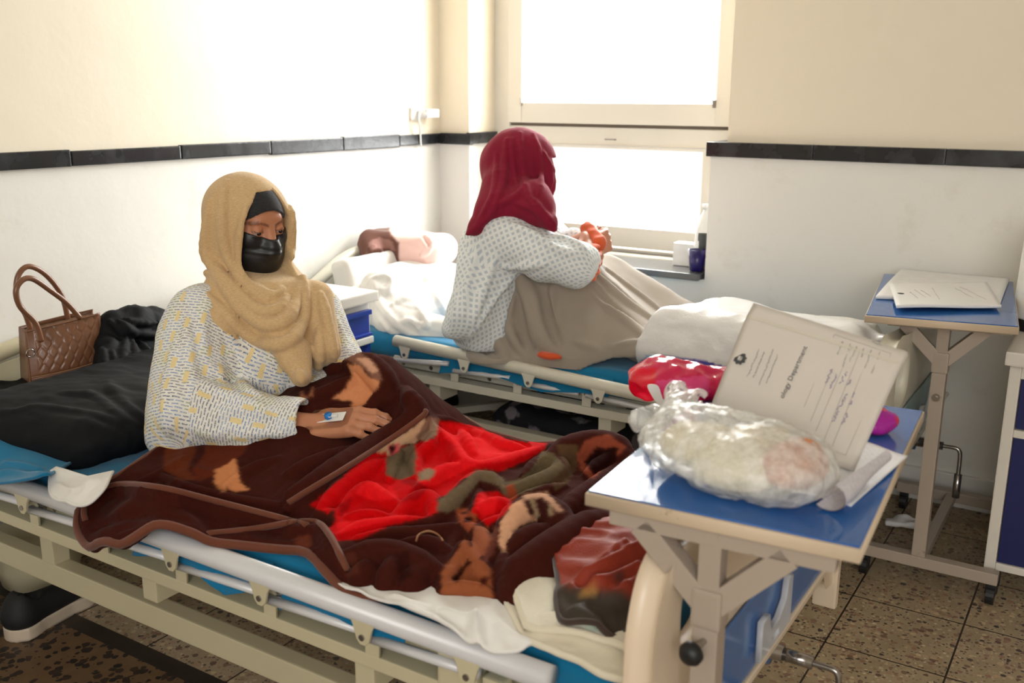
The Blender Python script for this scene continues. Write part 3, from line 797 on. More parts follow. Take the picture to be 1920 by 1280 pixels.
# ------------------------------------------------------------------ draped sheets as height surfaces over the bed
def trace0(f, px, py, t0=1.0):
    d = np.array(RAY(px, py)); o = np.array(CP); t = t0
    for _ in range(400):
        v = float(f((o + d * t)[None])[0])
        if v < .001: break
        t += min(v * .45, .03)
        if t > 4: break
    return o + d * t
class Sheet:
    def __init__(s, ctrl, reg=1e-4):
        P = []
        for c in ctrl:
            if len(c) == 3: p = PX(c[0], c[1], 2, c[2])
            elif c[2] == 'y': p = PX(c[0], c[1], 1, c[3])
            elif c[2] == 'w': p = Vector(c[3])
            P.append(tuple(p))
        P = np.array(P); s.C = P[:, :2]; n = len(P)
        def phi(r): return np.where(r > 1e-9, r * r * np.log(np.maximum(r, 1e-9)), 0)
        K = phi(np.linalg.norm(s.C[:, None] - s.C[None], axis=2)) + reg * np.eye(n)
        A = np.zeros((n + 3, n + 3)); A[:n, :n] = K; A[:n, n] = 1; A[:n, n + 1:] = s.C; A[n, :n] = 1; A[n + 1:, :n] = s.C.T
        s.w = np.linalg.solve(A, np.concatenate([P[:, 2], [0, 0, 0]])); s.phi = phi; s.n = n; s.R = []; s.zmin = 0; s.extra = None; s.gain = 1.0
    def base(s, X):
        out = np.zeros(len(X))
        for i in range(0, len(X), 20000):
            x = X[i:i + 20000]
            out[i:i + 20000] = s.phi(np.linalg.norm(x[:, None] - s.C[None], axis=2)) @ s.w[:s.n] + s.w[s.n] + x @ s.w[s.n + 1:]
        return np.maximum(out, s.zmin)
    def H(s, X):
        z = s.base(X)
        for pts, amp, w, sh in s.R:
            d, par = poly_dist(X, pts)
            env = np.clip(np.minimum(par, 1 - par) * 7 + .25, 0, 1)
            g = np.exp(-(d / w) ** 2) if sh == 0 else 1 / (1 + (d / w) ** 2) ** 1.5
            z = z + amp * env * g
        if s.extra is not None: z = z + s.extra(X)
        return z
    def hit(s, px, py, lift=0.0):
        d = np.array(RAY(px, py)); o = np.array(CP)
        ts = np.linspace(1.0, 4.6, 900); P = o + d * ts[:, None]
        h = s.base(P[:, :2]) + lift; k = np.argmax(P[:, 2] < h)
        if not (P[:, 2] < h).any(): k = len(ts) - 1
        a = P[k - 1, 2] - h[k - 1]; b = h[k] - P[k, 2]; f = a / (a + b + 1e-12)
        return P[k - 1] + (P[k] - P[k - 1]) * f
    def ridge(s, px, amp, w, sh=0, lift=None):
        amp *= s.gain
        pts = catmull([tuple(s.hit(x, y, amp if lift is None else lift)[:2]) + (0,) for x, y in px], 4)
        s.R.append((np.array([(p.x, p.y) for p in pts]), amp, w, sh))
    def mesh(s, name, outline, res, colorf=None, thick=.006, pad=None):
        """outline: world xy polygon"""
        O = np.array(outline); lo = O.min(0) - res; hi = O.max(0) + res
        nx, ny = np.ceil((hi - lo) / res).astype(int) + 1
        gx, gy = np.meshgrid(lo[0] + np.arange(nx) * res, lo[1] + np.arange(ny) * res, indexing='ij')
        X = np.stack([gx.ravel(), gy.ravel()], 1)
        ins = in_poly(X[:, 0], X[:, 1], outline)
        I = ins.reshape(nx, ny)
        fc = I[:-1, :-1] | I[1:, :-1] | I[:-1, 1:] | I[1:, 1:]
        # pull outside vertices on to the outline
        use = np.zeros((nx, ny), bool)
        use[:-1, :-1] |= fc; use[1:, :-1] |= fc; use[:-1, 1:] |= fc; use[1:, 1:] |= fc
        ov = np.argwhere((use & ~I).ravel())[:, 0]
        if len(ov):
            P = X[ov]; best = np.full(len(P), 1e9); bp = P.copy(); n = len(O)
            for i in range(n):
                a = O[i]; ba = O[(i + 1) % n] - a; h = np.clip(((P - a) @ ba) / max(ba @ ba, 1e-12), 0, 1)
                q = a + h[:, None] * ba; d = np.linalg.norm(P - q, axis=1); m = d < best; best[m] = d[m]; bp[m] = q[m]
            X[ov] = bp
        ui = np.full(nx * ny, -1); sel = np.flatnonzero(use.ravel()); ui[sel] = np.arange(len(sel))
        Z = s.H(X[sel]); V = np.concatenate([X[sel], Z[:, None]], 1)
        a = np.argwhere(fc); idx = lambda i, j: ui[(a[:, 0] + i) * ny + a[:, 1] + j]
        F = np.stack([idx(0, 0), idx(1, 0), idx(1, 1), idx(0, 1)], 1)
        # close into a solid of even thickness: underside copy + rim
        nv = len(V); e = .002
        Vb = V.copy(); Vb[:, 2] -= thick
        E = np.concatenate([F[:, [0, 1]], F[:, [1, 2]], F[:, [2, 3]], F[:, [3, 0]]]); key = np.sort(E, 1)
        u, inv, cnt = np.unique(key[:, 0] * 10 ** 7 + key[:, 1], return_inverse=True, return_counts=True)
        bd = E[cnt[inv] == 1]
        Fs = np.stack([bd[:, 1], bd[:, 0], bd[:, 0] + nv, bd[:, 1] + nv], 1)
        VV = np.concatenate([V, Vb]); FF = np.concatenate([F, F[:, ::-1] + nv, Fs])
        col = None
        if colorf is not None:
            c = blur_cols(V, F, colorf(V), 2); col = np.concatenate([c, c])
        return np_mesh(name, VV, FF, colors=col)
def paint(V, base, layers, warp=0.0, seed=1):
    """dyed pattern: list of (pixel polygon, colour) mapped on to the surface where it lies"""
    x, y = to_px(V); x = np.array(x); y = np.array(y)
    if warp:
        x = x + warp * fbm(V, .03, seed, 2); y = y + warp * fbm(V, .03, seed + 40, 2)
    c = np.tile(np.array(lin(tuple(k / 255 for k in base))), (len(V), 1))
    for poly, col in layers:
        m = in_poly(x, y, poly)
        c[m] = lin(tuple(k / 255 for k in col))
    return c
def blur_cols(V, F, C_, it=1):
    nb = np.concatenate([F[:, [0, 1]], F[:, [1, 2]], F[:, [2, 3]], F[:, [3, 0]]]); deg = np.bincount(nb[:, 0], minlength=len(V)).astype(float)
    for _ in range(it):
        S2 = np.stack([np.bincount(nb[:, 0], weights=C_[nb[:, 1], k], minlength=len(V)) for k in range(3)], 1); C_ = .5 * C_ + .5 * S2 / np.maximum(deg, 1)[:, None]
    return C_
def drape(S_, outl, rolls, valleys=(), thick=.016, k=.008, kt=.012, nz=None, gs=.006, lift=None, pu=-.30):
    O_ = np.array(outl); g0 = O_.min(0) - .06; g1 = O_.max(0) + .06
    gn = np.ceil((g1 - g0) / gs).astype(int) + 1
    gx, gy = np.meshgrid(g0[0] + np.arange(gn[0]) * gs, g0[1] + np.arange(gn[1]) * gs, indexing='ij'); GX = np.stack([gx.ravel(), gy.ravel()], 1)
    HG = S_.H(GX).reshape(gn); dd_, _ = poly_dist(GX, np.vstack([O_, O_[:1]])); DG = np.where(in_poly(GX[:, 0], GX[:, 1], outl), -dd_, dd_).reshape(gn)
    sx_, sy_ = np.gradient(HG, gs); SG = np.sqrt(1 + np.clip(sx_ ** 2 + sy_ ** 2, 0, 9))
    def bil(G, X):
        q = np.clip((X - g0) / gs, 0, gn - 1.001); i = q.astype(int); f = q - i
        return G[i[:, 0], i[:, 1]] * (1 - f[:, 0]) * (1 - f[:, 1]) + G[i[:, 0] + 1, i[:, 1]] * f[:, 0] * (1 - f[:, 1]) + G[i[:, 0], i[:, 1] + 1] * (1 - f[:, 0]) * f[:, 1] + G[i[:, 0] + 1, i[:, 1] + 1] * f[:, 0] * f[:, 1]
    def mk(L, r, up):
        P = []
        for q in catmull([(a, b, 0) for a, b in L], 3):
            p = np.array(S_.hit(q.x, q.y, 1.1 * r if lift else 0.0))
            if lift: p[2] -= r * .95
            else:
                n = np.array([-bil(sx_, p[None, :2])[0], -bil(sy_, p[None, :2])[0], 1.0]); p = p + n / np.linalg.norm(n) * up * r
            P.append(p)
        n = len(P); return np.array(P), [r * (.45 + .55 * min(1.0, 3.2 * min(i, n - 1 - i) / (n - 1) + .15)) for i in range(n)]
    R_ = [mk(L, r, pu) for L, r in rolls]; V_ = [mk(L, r, .45) for L, r in valleys]
    def f(P):
        X = P[:, :2]; h = bil(HG, X); s = bil(SG, X); e = bil(DG, X); top = (P[:, 2] - h) / s
        if nz is not None: top = top + nz(P)
        d = np.full(len(P), 1e3)
        for Q, rs_ in R_:
            lo = Q.min(0) - .075; hi = Q.max(0) + .075; m = ((P > lo) & (P < hi)).all(1)
            if m.any(): d[m] = smin(d[m], chain(P[m], Q, rs_, .002), .007)
        d = smin(top, d, k)
        for Q, rs_ in V_:
            lo = Q.min(0) - .06; hi = Q.max(0) + .06; m = ((P > lo) & (P < hi)).all(1)
            if m.any(): d[m] = smax(d[m], -chain(P[m], Q, rs_, .002), .012)
        d = smax(d, (h - P[:, 2]) / s - thick, .006)
        return smax(d, e, kt)
    return f, g0, g1

# ---- plush blanket of the front bed
B = Sheet([
    # hanging near edge
    (150, 965, 'y', 1.12), (175, 1012, 'y', 1.075), (235, 1005, 'y', 1.072), (290, 975, 'y', 1.09), (220, 960, 'y', 1.100), (300, 940, 'y', 1.13), (150, 940, .575), 
    (335, 985, 'y', 1.115),
    # rail line
    (470, 990, .594), (560, 985, .597), (620, 1040, .600), (400, 995, .592), (440, 1010, .588), (520, 1008, .590), (580, 1020, .594), (660, 1105, .575), (800, 1118, .580), (920, 1125, .580), (975, 1150, .585),
    (230, 905, .600), (400, 935, .605), (300, 880, .615), (200, 900, .600),
    (340, 815, .640), (420, 840, .640), (480, 900, .622), (600, 950, .615), (560, 880, .64), (520, 840, .655),
    (600, 830, .665), (650, 815, .670), (700, 800, .675), (560, 745, .725), (620, 710, .755), (700, 662, .785), (740, 690, .785), (640, 690, .755),
    (775, 745, .745), (730, 760, .715), (795, 775, .70), (680, 850, .650), (760, 830, .66),
    (830, 805, .635), (900, 822, .628), (1020, 835, .62), (700, 920, .63), (800, 880, .640), (900, 880, .640), (1000, 870, .635),
    (1100, 820, .640), (1170, 845, .65), (1140, 880, .64), (1060, 930, .64), (960, 960, .63), (1000, 1030, .625), (1080, 1030, .62),
    (750, 1000, .61), (850, 1030, .605), (720, 1070, .60), (1180, 960, .635), (1250, 1000, .63), (1180, 1060, .61), (1000, 1110, .59),
    # beyond the crest
    (0, 0, 'w', (-1.9, 2.02, .60)), (0, 0, 'w', (-1.7, 2.02, .60)), (0, 0, 'w', (-1.5, 2.02, .592)), (0, 0, 'w', (-1.3, 2.0, .59)), (0, 0, 'w', (-1.1, 2.0, .59)), (0, 0, 'w', (-.9, 2.0, .59)), (0, 0, 'w', (-.65, 1.95, .59)),
    (0, 0, 'w', (-2.15, 1.6, .61)), (0, 0, 'w', (-2.1, 1.95, .60)), (0, 0, 'w', (-1.95, 1.7, .64)),
], 2e-4)
B.zmin = .44
def bex(X):
    P = np.concatenate([X, np.zeros((len(X), 1))], 1)
    W_ = P + .03 * np.stack([noise(P, .12, 3), noise(P, .12, 4), 0 * P[:, 0]], 1)
    c = 1 - np.abs(noise(W_, (.10, .055, 1), 17)) * 2.2
    c2 = 1 - np.abs(noise(W_, (.05, .07, 1), 27)) * 2.4
    return .004 * fbm(P, .09, 11, 3) + .004 * np.maximum(c, 0) ** 1.5 - .003
B.extra = bex
outl = []
for x, y in [(146, 950), (144, 975), (152, 1000), (175, 1016), (215, 1012), (260, 992), (300, 975), (345, 985), (385, 1002), (440, 1012), (560, 1025), (610, 1060), (650, 1100), (700, 1110), (800, 1120), (870, 1125), (920, 1125), (950, 1140), (985, 1150), (1010, 1130), (1060, 1100), (1110, 1060)]:
    outl.append(tuple(B.hit(x, y)[:2]))
outl = [(p.x, p.y) for p in catmull([(a, b, 0) for a, b in outl], 4)]
outl += [(-.74, 1.46), (-.64, 1.62), (-.66, 1.76), (-.80, 1.88), (-.98, 1.925), (-1.16, 1.925), (-1.3, 1.935), (-1.45, 1.965), (-1.6, 1.99), (-1.8, 1.99), (-1.95, 1.90), (-2.10, 1.72)]
for x, y in [(300, 835), (250, 868), (200, 898), (165, 925)]: outl.append(tuple(B.hit(x, y)[:2]))
def q_(L): return [(540 + x / 2.667, 640 + y / 2.667) for x, y in L]
BR = (66, 27, 20); DK = (40, 14, 11); RED = (206, 8, 14); RED2 = (238, 26, 32); OL = (108, 92, 70); ORG = (222, 150, 104)
layers = [
    ([(310, 830), (345, 808), (372, 812), (366, 850), (352, 880), (372, 900), (340, 900), (306, 880)], (104, 48, 26)),
    ([(380, 805), (430, 800), (470, 820), (455, 850), (420, 880), (372, 905), (360, 880), (385, 850)], (98, 42, 24)),
    ([(404, 880), (430, 868), (440, 856), (446, 880), (450, 905), (470, 918), (440, 922), (424, 915), (420, 925), (402, 905)], (214, 140, 92)),
    (q_([(760, 400), (830, 400), (1000, 440), (1100, 490), (1200, 505), (1300, 485), (1285, 540), (1180, 600), (1060, 650), (1000, 640), (930, 650), (860, 700), (790, 770), (745, 780), (755, 850), (700, 875), (520, 915), (350, 990), (250, 998), (205, 930), (240, 900), (230, 830), (200, 860), (110, 820), (250, 700), (400, 560), (490, 550), (500, 570), (560, 520), (630, 520), (690, 490), (735, 490)]), RED),
    (q_([(760, 405), (830, 410), (990, 450), (1110, 500), (1260, 530), (1100, 600), (960, 610), (870, 600), (840, 520), (780, 480)]), RED2),
    (q_([(330, 760), (400, 700), (520, 720), (550, 780), (430, 800)]), RED2),
    (q_([(240, 905), (590, 862), (590, 882), (420, 910), (250, 960)]), RED2),
    (q_([(640, 690), (760, 620), (870, 585), (950, 610), (860, 660), (740, 720), (650, 740)]), RED2),
    (q_([(560, 800), (640, 740), (560, 700), (620, 680), (700, 730), (660, 790)]), (166, 6, 12)),
    (q_([(250, 820), (330, 770), (300, 850), (260, 880)]), (160, 6, 10)),
    (q_([(490, 580), (560, 530), (630, 520), (645, 560), (632, 665), (560, 695), (488, 665)]), OL),
    (q_([(650, 662), (700, 628), (738, 650), (705, 692), (655, 694)]), (150, 130, 104)),
    (q_([(915, 850), (950, 755), (1040, 750), (1125, 795), (1085, 860), (1000, 925), (960, 885)]), RED),
    (q_([(930, 830), (970, 770), (1050, 780), (1040, 850), (980, 880)]), RED2),
    (q_([(742, 850), (752, 795), (880, 695), (940, 642), (1020, 645), (1085, 690), (1062, 722), (1000, 705), (960, 692), (905, 765), (845, 835), (790, 855)]), OL),
    (q_([(1058, 705), (1150, 690), (1210, 650), (1275, 540), (1325, 560), (1385, 620), (1372, 680), (1250, 725), (1150, 765), (1120, 795), (1070, 765)]), (100, 86, 62)),
    (q_([(1088, 722), (1128, 712), (1150, 780), (1110, 798)]), (150, 70, 42)),
    (q_([(1335, 515), (1455, 515), (1445, 620), (1400, 705), (1335, 745), (1315, 700), (1390, 620)]), (92, 68, 46)),
    (q_([(1440, 570), (1490, 490), (1600, 460), (1700, 530), (1610, 600), (1525, 690), (1465, 645)]), (150, 74, 52)),
    (q_([(1480, 605), (1540, 530), (1650, 530), (1640, 600), (1530, 665)]), DK),
    (q_([(430, 562), (520, 488), (600, 448), (680, 385), (702, 420), (640, 500), (560, 522), (500, 572), (490, 552)]), (206, 172, 134)),
    (q_([(497, 522), (560, 502), (552, 552), (508, 572)]), (218, 96, 96)), (q_([(505, 525), (530, 512), (540, 530), (520, 560), (510, 555)]), (60, 20, 20)),
    (q_([(640, 480), (700, 378), (762, 385), (742, 470), (690, 500)]), (146, 116, 94)),
    (q_([(270, 62), (350, 45), (440, 110), (470, 190), (430, 200), (380, 135), (290, 90)]), (140, 98, 80)),
    (q_([(340, 80), (400, 80), (450, 150), (420, 160), (370, 110)]), (222, 170, 140)),
    (q_([(298, 118), (360, 118), (400, 178), (462, 200), (440, 240), (385, 312), (352, 335), (346, 400), (330, 400), (318, 300), (270, 292), (225, 285), (290, 232), (322, 172)]), ORG),
    (q_([(60, 250), (74, 250), (80, 285), (112, 262), (120, 225), (130, 228), (124, 270), (80, 300), (64, 285)]), (150, 96, 70)),
    (q_([(845, 842), (880, 828), (945, 870), (950, 892), (900, 950), (858, 905)]), (156, 76, 46)), (q_([(880, 880), (940, 878), (930, 895), (885, 905)]), DK), (q_([(865, 850), (905, 850), (895, 862), (866, 866)]), DK),
    (q_([(928, 918), (1000, 930), (1012, 990), (985, 1065), (940, 1085), (920, 1010)]), (156, 90, 62)),
    (q_([(765, 1262), (770, 1140), (830, 1065), (880, 985), (902, 998), (930, 1060), (1012, 1130), (1025, 1290), (900, 1290)]), (152, 86, 54)),
    (q_([(818, 1185), (900, 1088), (925, 1102), (880, 1140), (850, 1205)]), DK), (q_([(960, 1180), (1000, 1175), (1000, 1215), (970, 1220)]), (70, 26, 20)),
    (q_([(1055, 1010), (1062, 900), (1120, 815), (1170, 785), (1205, 830), (1212, 870), (1255, 890), (1150, 922), (1092, 1000), (1086, 1065)]), (220, 168, 132)),
    (q_([(1175, 790), (1280, 765), (1350, 850), (1300, 885), (1240, 885), (1205, 865)]), (60, 24, 20)),
    (q_([(1165, 770), (1290, 750), (1370, 840), (1355, 855), (1270, 775), (1190, 790)]), (206, 160, 130)),
    (q_([(1205, 785), (1228, 782), (1262, 875), (1238, 885)]), (150, 126, 98)), (q_([(1300, 800), (1320, 815), (1325, 870), (1305, 875)]), (150, 126, 98)),
    (q_([(1030, 920), (1052, 925), (1030, 1060), (985, 1110), (975, 1080), (1010, 1000)]), (110, 60, 48)),
    (q_([(30, 985), (105, 962), (122, 1020), (60, 1060)]), (104, 50, 34)), (q_([(530, 1060), (600, 1050), (620, 1180), (560, 1200)]), (52, 20, 15)), (q_([(240, 1070), (330, 1050), (360, 1150), (300, 1180)]), (84, 40, 28)),
]
ROLL = [
    # (polyline in full pixels, radius)
    ([(158, 962), (172, 930), (222, 908), (300, 915), (400, 936), (500, 962), (580, 985)], .017),
    ([(152, 985), (172, 1008), (212, 1004), (262, 985), (300, 970)], .012), ([(300, 880), (350, 905), (430, 925), (520, 935)], .014), ([(240, 905), (300, 880), (345, 850)], .012), ([(420, 900), (470, 870), (520, 850)], .014),
    (q_([(0, 790), (100, 725), (250, 630), (400, 535), (560, 430), (680, 350)]), .020),
    (q_([(590, 190), (645, 280), (610, 360), (480, 440), (300, 550), (130, 650), (20, 700)]), .034), (q_([(0, 620), (160, 560), (320, 500)]), .020),
    (q_([(300, 55), (400, 60), (470, 130), (520, 220)]), .034), (q_([(70, 245), (150, 235), (250, 195), (325, 150)]), .020), (q_([(110, 140), (200, 120), (290, 90)]), .018),
    (q_([(370, 360), (440, 270), (520, 215)]), .022), (q_([(240, 300), (320, 330), (345, 380)]), .016),
    (q_([(760, 425), (825, 490), (870, 565), (960, 600), (1100, 565), (1240, 520), (1300, 490)]), .018), (q_([(850, 420), (900, 470), (930, 530)]), .014), (q_([(1000, 450), (1080, 490), (1180, 510)]), .016),
    (q_([(650, 700), (760, 625), (870, 590)]), .017), (q_([(740, 430), (700, 500), (640, 560), (640, 640)]), .016), (q_([(560, 530), (520, 600), (510, 650)]), .016),
    (q_([(250, 830), (330, 740), (400, 700), (480, 745), (560, 790)]), .015), (q_([(150, 820), (250, 700), (380, 610), (490, 560)]), .020),
    (q_([(530, 840), (620, 765), (700, 745), (742, 805), (715, 860)]), .020), (q_([(225, 960), (350, 900), (460, 885), (590, 872), (700, 865)]), .016), (q_([(300, 850), (400, 840), (500, 850)]), .012),
    (q_([(750, 830), (830, 755), (900, 680), (960, 650), (1035, 665), (1065, 710)]), .022), (q_([(960, 720), (950, 790), (930, 850)]), .014), (q_([(960, 800), (1050, 780), (1115, 805)]), .018), (q_([(960, 900), (1020, 880), (1090, 850)]), .013),
    (q_([(1070, 715), (1180, 690), (1300, 645), (1365, 600), (1330, 555), (1280, 530)]), .022), (q_([(1180, 640), (1230, 590), (1290, 550)]), .014), (q_([(1120, 770), (1250, 730), (1380, 690)]), .016),
    (q_([(1300, 530), (1400, 480), (1530, 450), (1640, 470), (1690, 530)]), .040), (q_([(1370, 840), (1430, 760), (1540, 680), (1680, 570)]), .022), (q_([(1500, 620), (1580, 570), (1660, 540)]), .020),
    (q_([(1070, 930), (1120, 840), (1200, 780), (1290, 775), (1365, 835), (1410, 890)]), .034), (q_([(1100, 1220), (1150, 1100), (1250, 1010), (1400, 910), (1560, 840), (1700, 840)]), .038), (q_([(1120, 1000), (1200, 930), (1320, 890)]), .022),
    (q_([(1200, 1200), (1300, 1120), (1450, 1010), (1560, 960)]), .024), (q_([(1080, 1020), (1090, 1120), (1100, 1200)]), .020), (q_([(1010, 960), (990, 1040), (985, 1100)]), .014),
    (q_([(0, 915), (100, 912), (165, 930), (205, 985), (245, 1060), (285, 1140)]), .016), (q_([(60, 1000), (120, 1040), (160, 1110)]), .016),
    (q_([(270, 1020), (400, 1000), (520, 1000), (650, 1045), (760, 1090)]), .028), (q_([(330, 1150), (420, 1070)]), .022), (q_([(470, 1180), (520, 1090), (560, 1060)]), .022), (q_([(600, 1190), (640, 1120), (700, 1090)]), .022), (q_([(350, 950), (520, 930), (700, 920), (820, 890)]), .014), (q_([(560, 980), (700, 970), (800, 1010)]), .012),
    (q_([(835, 1075), (880, 1000), (920, 1040), (965, 1100), (1010, 1160)]), .020), (q_([(790, 1190), (900, 1210), (1005, 1220)]), .028), (q_([(780, 1240), (790, 1150), (830, 1100)]), .016), (q_([(880, 870), (960, 935), (990, 995), (960, 1060)]), .020),
    (q_([(160, 850), (215, 838), (225, 880)]), .012),
    (q_([(690, 350), (800, 375), (880, 415), (1050, 470), (1200, 490)]), .016),
]
plush, g0, g1 = drape(B, outl, ROLL, [([(178, 978), (225, 955), (290, 948), (345, 960)], .013)], .022, .011, .012, lambda P: .004 * fbm(P + .012 * np.stack([noise(P, .05, 3), noise(P, .05, 4), 0 * P[:, 0]], 1), .06, 71, 2), .005, True)
V, F = sdf_mesh(plush, (g0[0], g0[1], .45), (g1[0], g1[1], .90), .0052)
C_ = paint(V, BR, layers, .8)
C_ = blur_cols(V, F, C_, 1)
bl = obj('plush_blanket', np_mesh('plush_blanket', V, F, colors=C_), M['plush'])
tag(bl, 'dark brown plush blanket with red flower pattern heaped over the front bed', 'blanket')
# velvet edge binding: round the outline and along the folded back layers
Z = B.H(np.array(outl)); rim = [(p[0], p[1], z - .010) for p, z in zip(outl, Z)]
obj('edge_piping', tube(rim, .0095, 8, closed=True), M['piping'], bl, True)
for L, lift in ((q_([(0, 808), (100, 745), (250, 655), (400, 560), (560, 455), (672, 372), (690, 345)]), .022), (q_([(0, 905), (100, 900), (160, 912), (212, 975), (255, 1055), (298, 1145)]), .018), ([(390, 1000), (470, 992), (540, 980)], .014), ([(160, 975), (158, 955), (168, 932), (218, 908), (300, 914), (400, 938), (500, 964), (575, 984)], .014)):
    pts = []
    for q in catmull([(a, b, 0) for a, b in L], 5):
        p = trace0(plush, q.x, q.y)
        if p[0] > -2.3 and p[1] < 2.1 and p[2] > .48 and (not pts or np.linalg.norm(p - pts[-1]) < .12): pts.append(p)
    obj('edge_piping', tube(pts, .0065, 8), M['piping'], bl, True)
lp = [trace0(plush, q.x, q.y) for q in catmull([(a, b, 0) for a, b in q_([(640, 1000), (655, 965), (700, 948), (745, 962), (775, 995)])], 6)]
obj('loose_thread', tube(lp, .0022, 6), basic('tan cord', rgb(150, 104, 66), .7), bl, True)
# ------------------------------------------------------------------ people: materials
def skin_mat(name):
    t = NT(name); a = t.node('ShaderNodeAttribute', attribute_name='pattern')
    n = t.noise(60, detail=4); m = t.noise(9, detail=3)
    c = t.mix(t.math('MULTIPLY', m, .35), a.outputs['Color'], t.mix(1.0, a.outputs['Color'], (.78, .6, .52, 1), 'MULTIPLY'))
    t.set(Base_Color=c, Roughness=t.math('MULTIPLY_ADD', n, .2, .38))
    t.p.inputs['Subsurface Weight'].default_value = .12; t.p.inputs['Subsurface Radius'].default_value = (.01, .004, .002)
    t.bump(t.noise(170, detail=3), .18, .002); return t.m
M['skin'] = skin_mat('skin')
def gown_print():
    t = NT('gown with small word print'); uv = t.node('ShaderNodeTexCoord').outputs['UV']
    def words(vec, sx, sy, seed):
        b = t.node('ShaderNodeTexBrick', offset=.43, offset_frequency=2, i_Scale=1.0)
        b.inputs['Brick Width'].default_value = sx; b.inputs['Row Height'].default_value = sy; b.inputs['Mortar Size'].default_value = sy * .30
        b.inputs['Mortar Smooth'].default_value = 0
        b.inputs['Color1'].default_value = (0, 0, 0, 1); b.inputs['Color2'].default_value = (1, 1, 1, 1)
        b.inputs['Bias'].default_value = 0
        t.link(vec, b.inputs['Vector']); return b
    mp = t.node('ShaderNodeMapping'); t.link(uv, mp.inputs[0]); mp.inputs['Rotation'].default_value = (0, 0, .12)
    mq = t.node('ShaderNodeMapping'); t.link(uv, mq.inputs[0]); mq.inputs['Rotation'].default_value = (0, 0, .12 + PI / 2)
    ck = t.node('ShaderNodeTexChecker', i_Scale=1 / .036); t.link(mp.outputs[0], ck.inputs['Vector'])
    A = words(mp.outputs[0], .0205, .0072, 1); Bk = words(mp.outputs[0], .0205, .0072, 2)
    sel = ck.outputs['Fac']
    mort = t.mix(sel, A.outputs['Fac'], Bk.outputs['Fac']); rnd = t.mix(sel, A.outputs['Color'], Bk.outputs['Color'])
    let = t.math('GREATER_THAN', t.noise(700, uv, detail=1), .47)
    inside = t.math('MULTIPLY', t.math('LESS_THAN', mort, .5), let)
    wn = t.node('ShaderNodeTexVoronoi', feature='F1', i_Scale=34, i_Randomness=.6); t.link(mp.outputs[0], wn.inputs['Vector'])
    s2 = t.node('ShaderNodeSeparateColor'); t.link(wn.outputs['Color'], s2.inputs[0])
    col = t.ramp(s2.outputs[0], [(0, rgb(92, 128, 182)), (.42, rgb(112, 146, 194)), (.50, rgb(96, 124, 72)), (.66, rgb(104, 132, 84)), (.70, rgb(70, 84, 120)), (1, rgb(108, 100, 110))])
    col.node.color_ramp.interpolation = 'CONSTANT'
    white = rgb(232, 230, 222)
    c = t.mix(inside, white, col)
    # yellow blocks
    by = t.node('ShaderNodeTexBrick', offset=.37, i_Scale=1.0); by.inputs['Brick Width'].default_value = .052; by.inputs['Row Height'].default_value = .036; by.inputs['Mortar Size'].default_value = .0125; by.inputs['Mortar Smooth'].default_value = 0
    t.link(mq.outputs[0], by.inputs['Vector']); by.inputs['Color1'].default_value = (0, 0, 0, 1); by.inputs['Color2'].default_value = (1, 1, 1, 1)
    sb = t.node('ShaderNodeSeparateColor'); t.link(by.outputs['Color'], sb.inputs[0])
    isb = t.math('MULTIPLY', t.math('LESS_THAN', by.outputs['Fac'], .5), t.math('GREATER_THAN', sb.outputs[0], .42))
    c = t.mix(isb, c, t.mix(let, rgb(238, 224, 180), rgb(226, 202, 142)))
    t.set(Base_Color=c, Roughness=.85); t.p.inputs['Specular IOR Level'].default_value = .2
    t.bump(t.noise(500, detail=2), .2, .001); return t.m
M['gown1'] = gown_print()
def gown_dots():
    t = NT('gown with small grey squares'); uv = t.node('ShaderNodeTexCoord').outputs['UV']
    mp = t.node('ShaderNodeMapping'); t.link(uv, mp.inputs[0]); mp.inputs['Rotation'].default_value = (0, 0, PI / 4)
    s = t.node('ShaderNodeSeparateXYZ'); t.link(mp.outputs[0], s.inputs[0])
    def sq(a, off=0): return t.math('LESS_THAN', t.math('ABSOLUTE', t.math('SUBTRACT', t.math('FRACT', t.math('ADD', t.math('DIVIDE', a, .0170), 50 + off)), .5)), .27)
    m = t.math('MULTIPLY', sq(s.outputs[0]), sq(s.outputs[1]))
    c = t.mix(t.math('MULTIPLY', m, .75), rgb(226, 230, 230), rgb(166, 180, 194))
    t.set(Base_Color=c, Roughness=.85); t.bump(t.noise(300, detail=2), .2, .001); return t.m
M['gown2'] = gown_dots()
def knit(name, c1, c2, rough=.9, ribs=900):
    t = NT(name); w = t.node('ShaderNodeTexNoise', i_Scale=1, i_Detail=3)
    mp = t.node('ShaderNodeMapping'); t.link(t.coord(), mp.inputs[0]); mp.inputs['Scale'].default_value = (150, 150, 1000); t.link(mp.outputs[0], w.inputs['Vector'])
    n = t.noise(5, detail=3)
    f = t.math('ADD', t.math('MULTIPLY', w.outputs['Fac'], .7), t.math('MULTIPLY', n, .3))
    t.set(Base_Color=t.mix(t.ramp(f, [(.35, (0, 0, 0, 1)), (.65, (1, 1, 1, 1))]), c1, c2), Roughness=rough)
    t.p.inputs['Sheen Weight'].default_value = .25; t.p.inputs['Specular IOR Level'].default_value = .2
    t.bump(w.outputs['Fac'], .35, .0015); return t.m
M['scarf1'] = knit('camel knitted scarf', rgb(214, 184, 140), rgb(190, 156, 110))
M['scarf2'] = cloth('maroon thin cotton', rgb(140, 22, 52), rgb(116, 14, 40), weave=900, sheen=.05)
M['beanie'] = knit('charcoal knit', rgb(52, 52, 54), rgb(30, 30, 32))
M['mask'] = basic('black satin mask', rgb(20, 21, 24), .42, var=.1)
M['skin_w'] = None

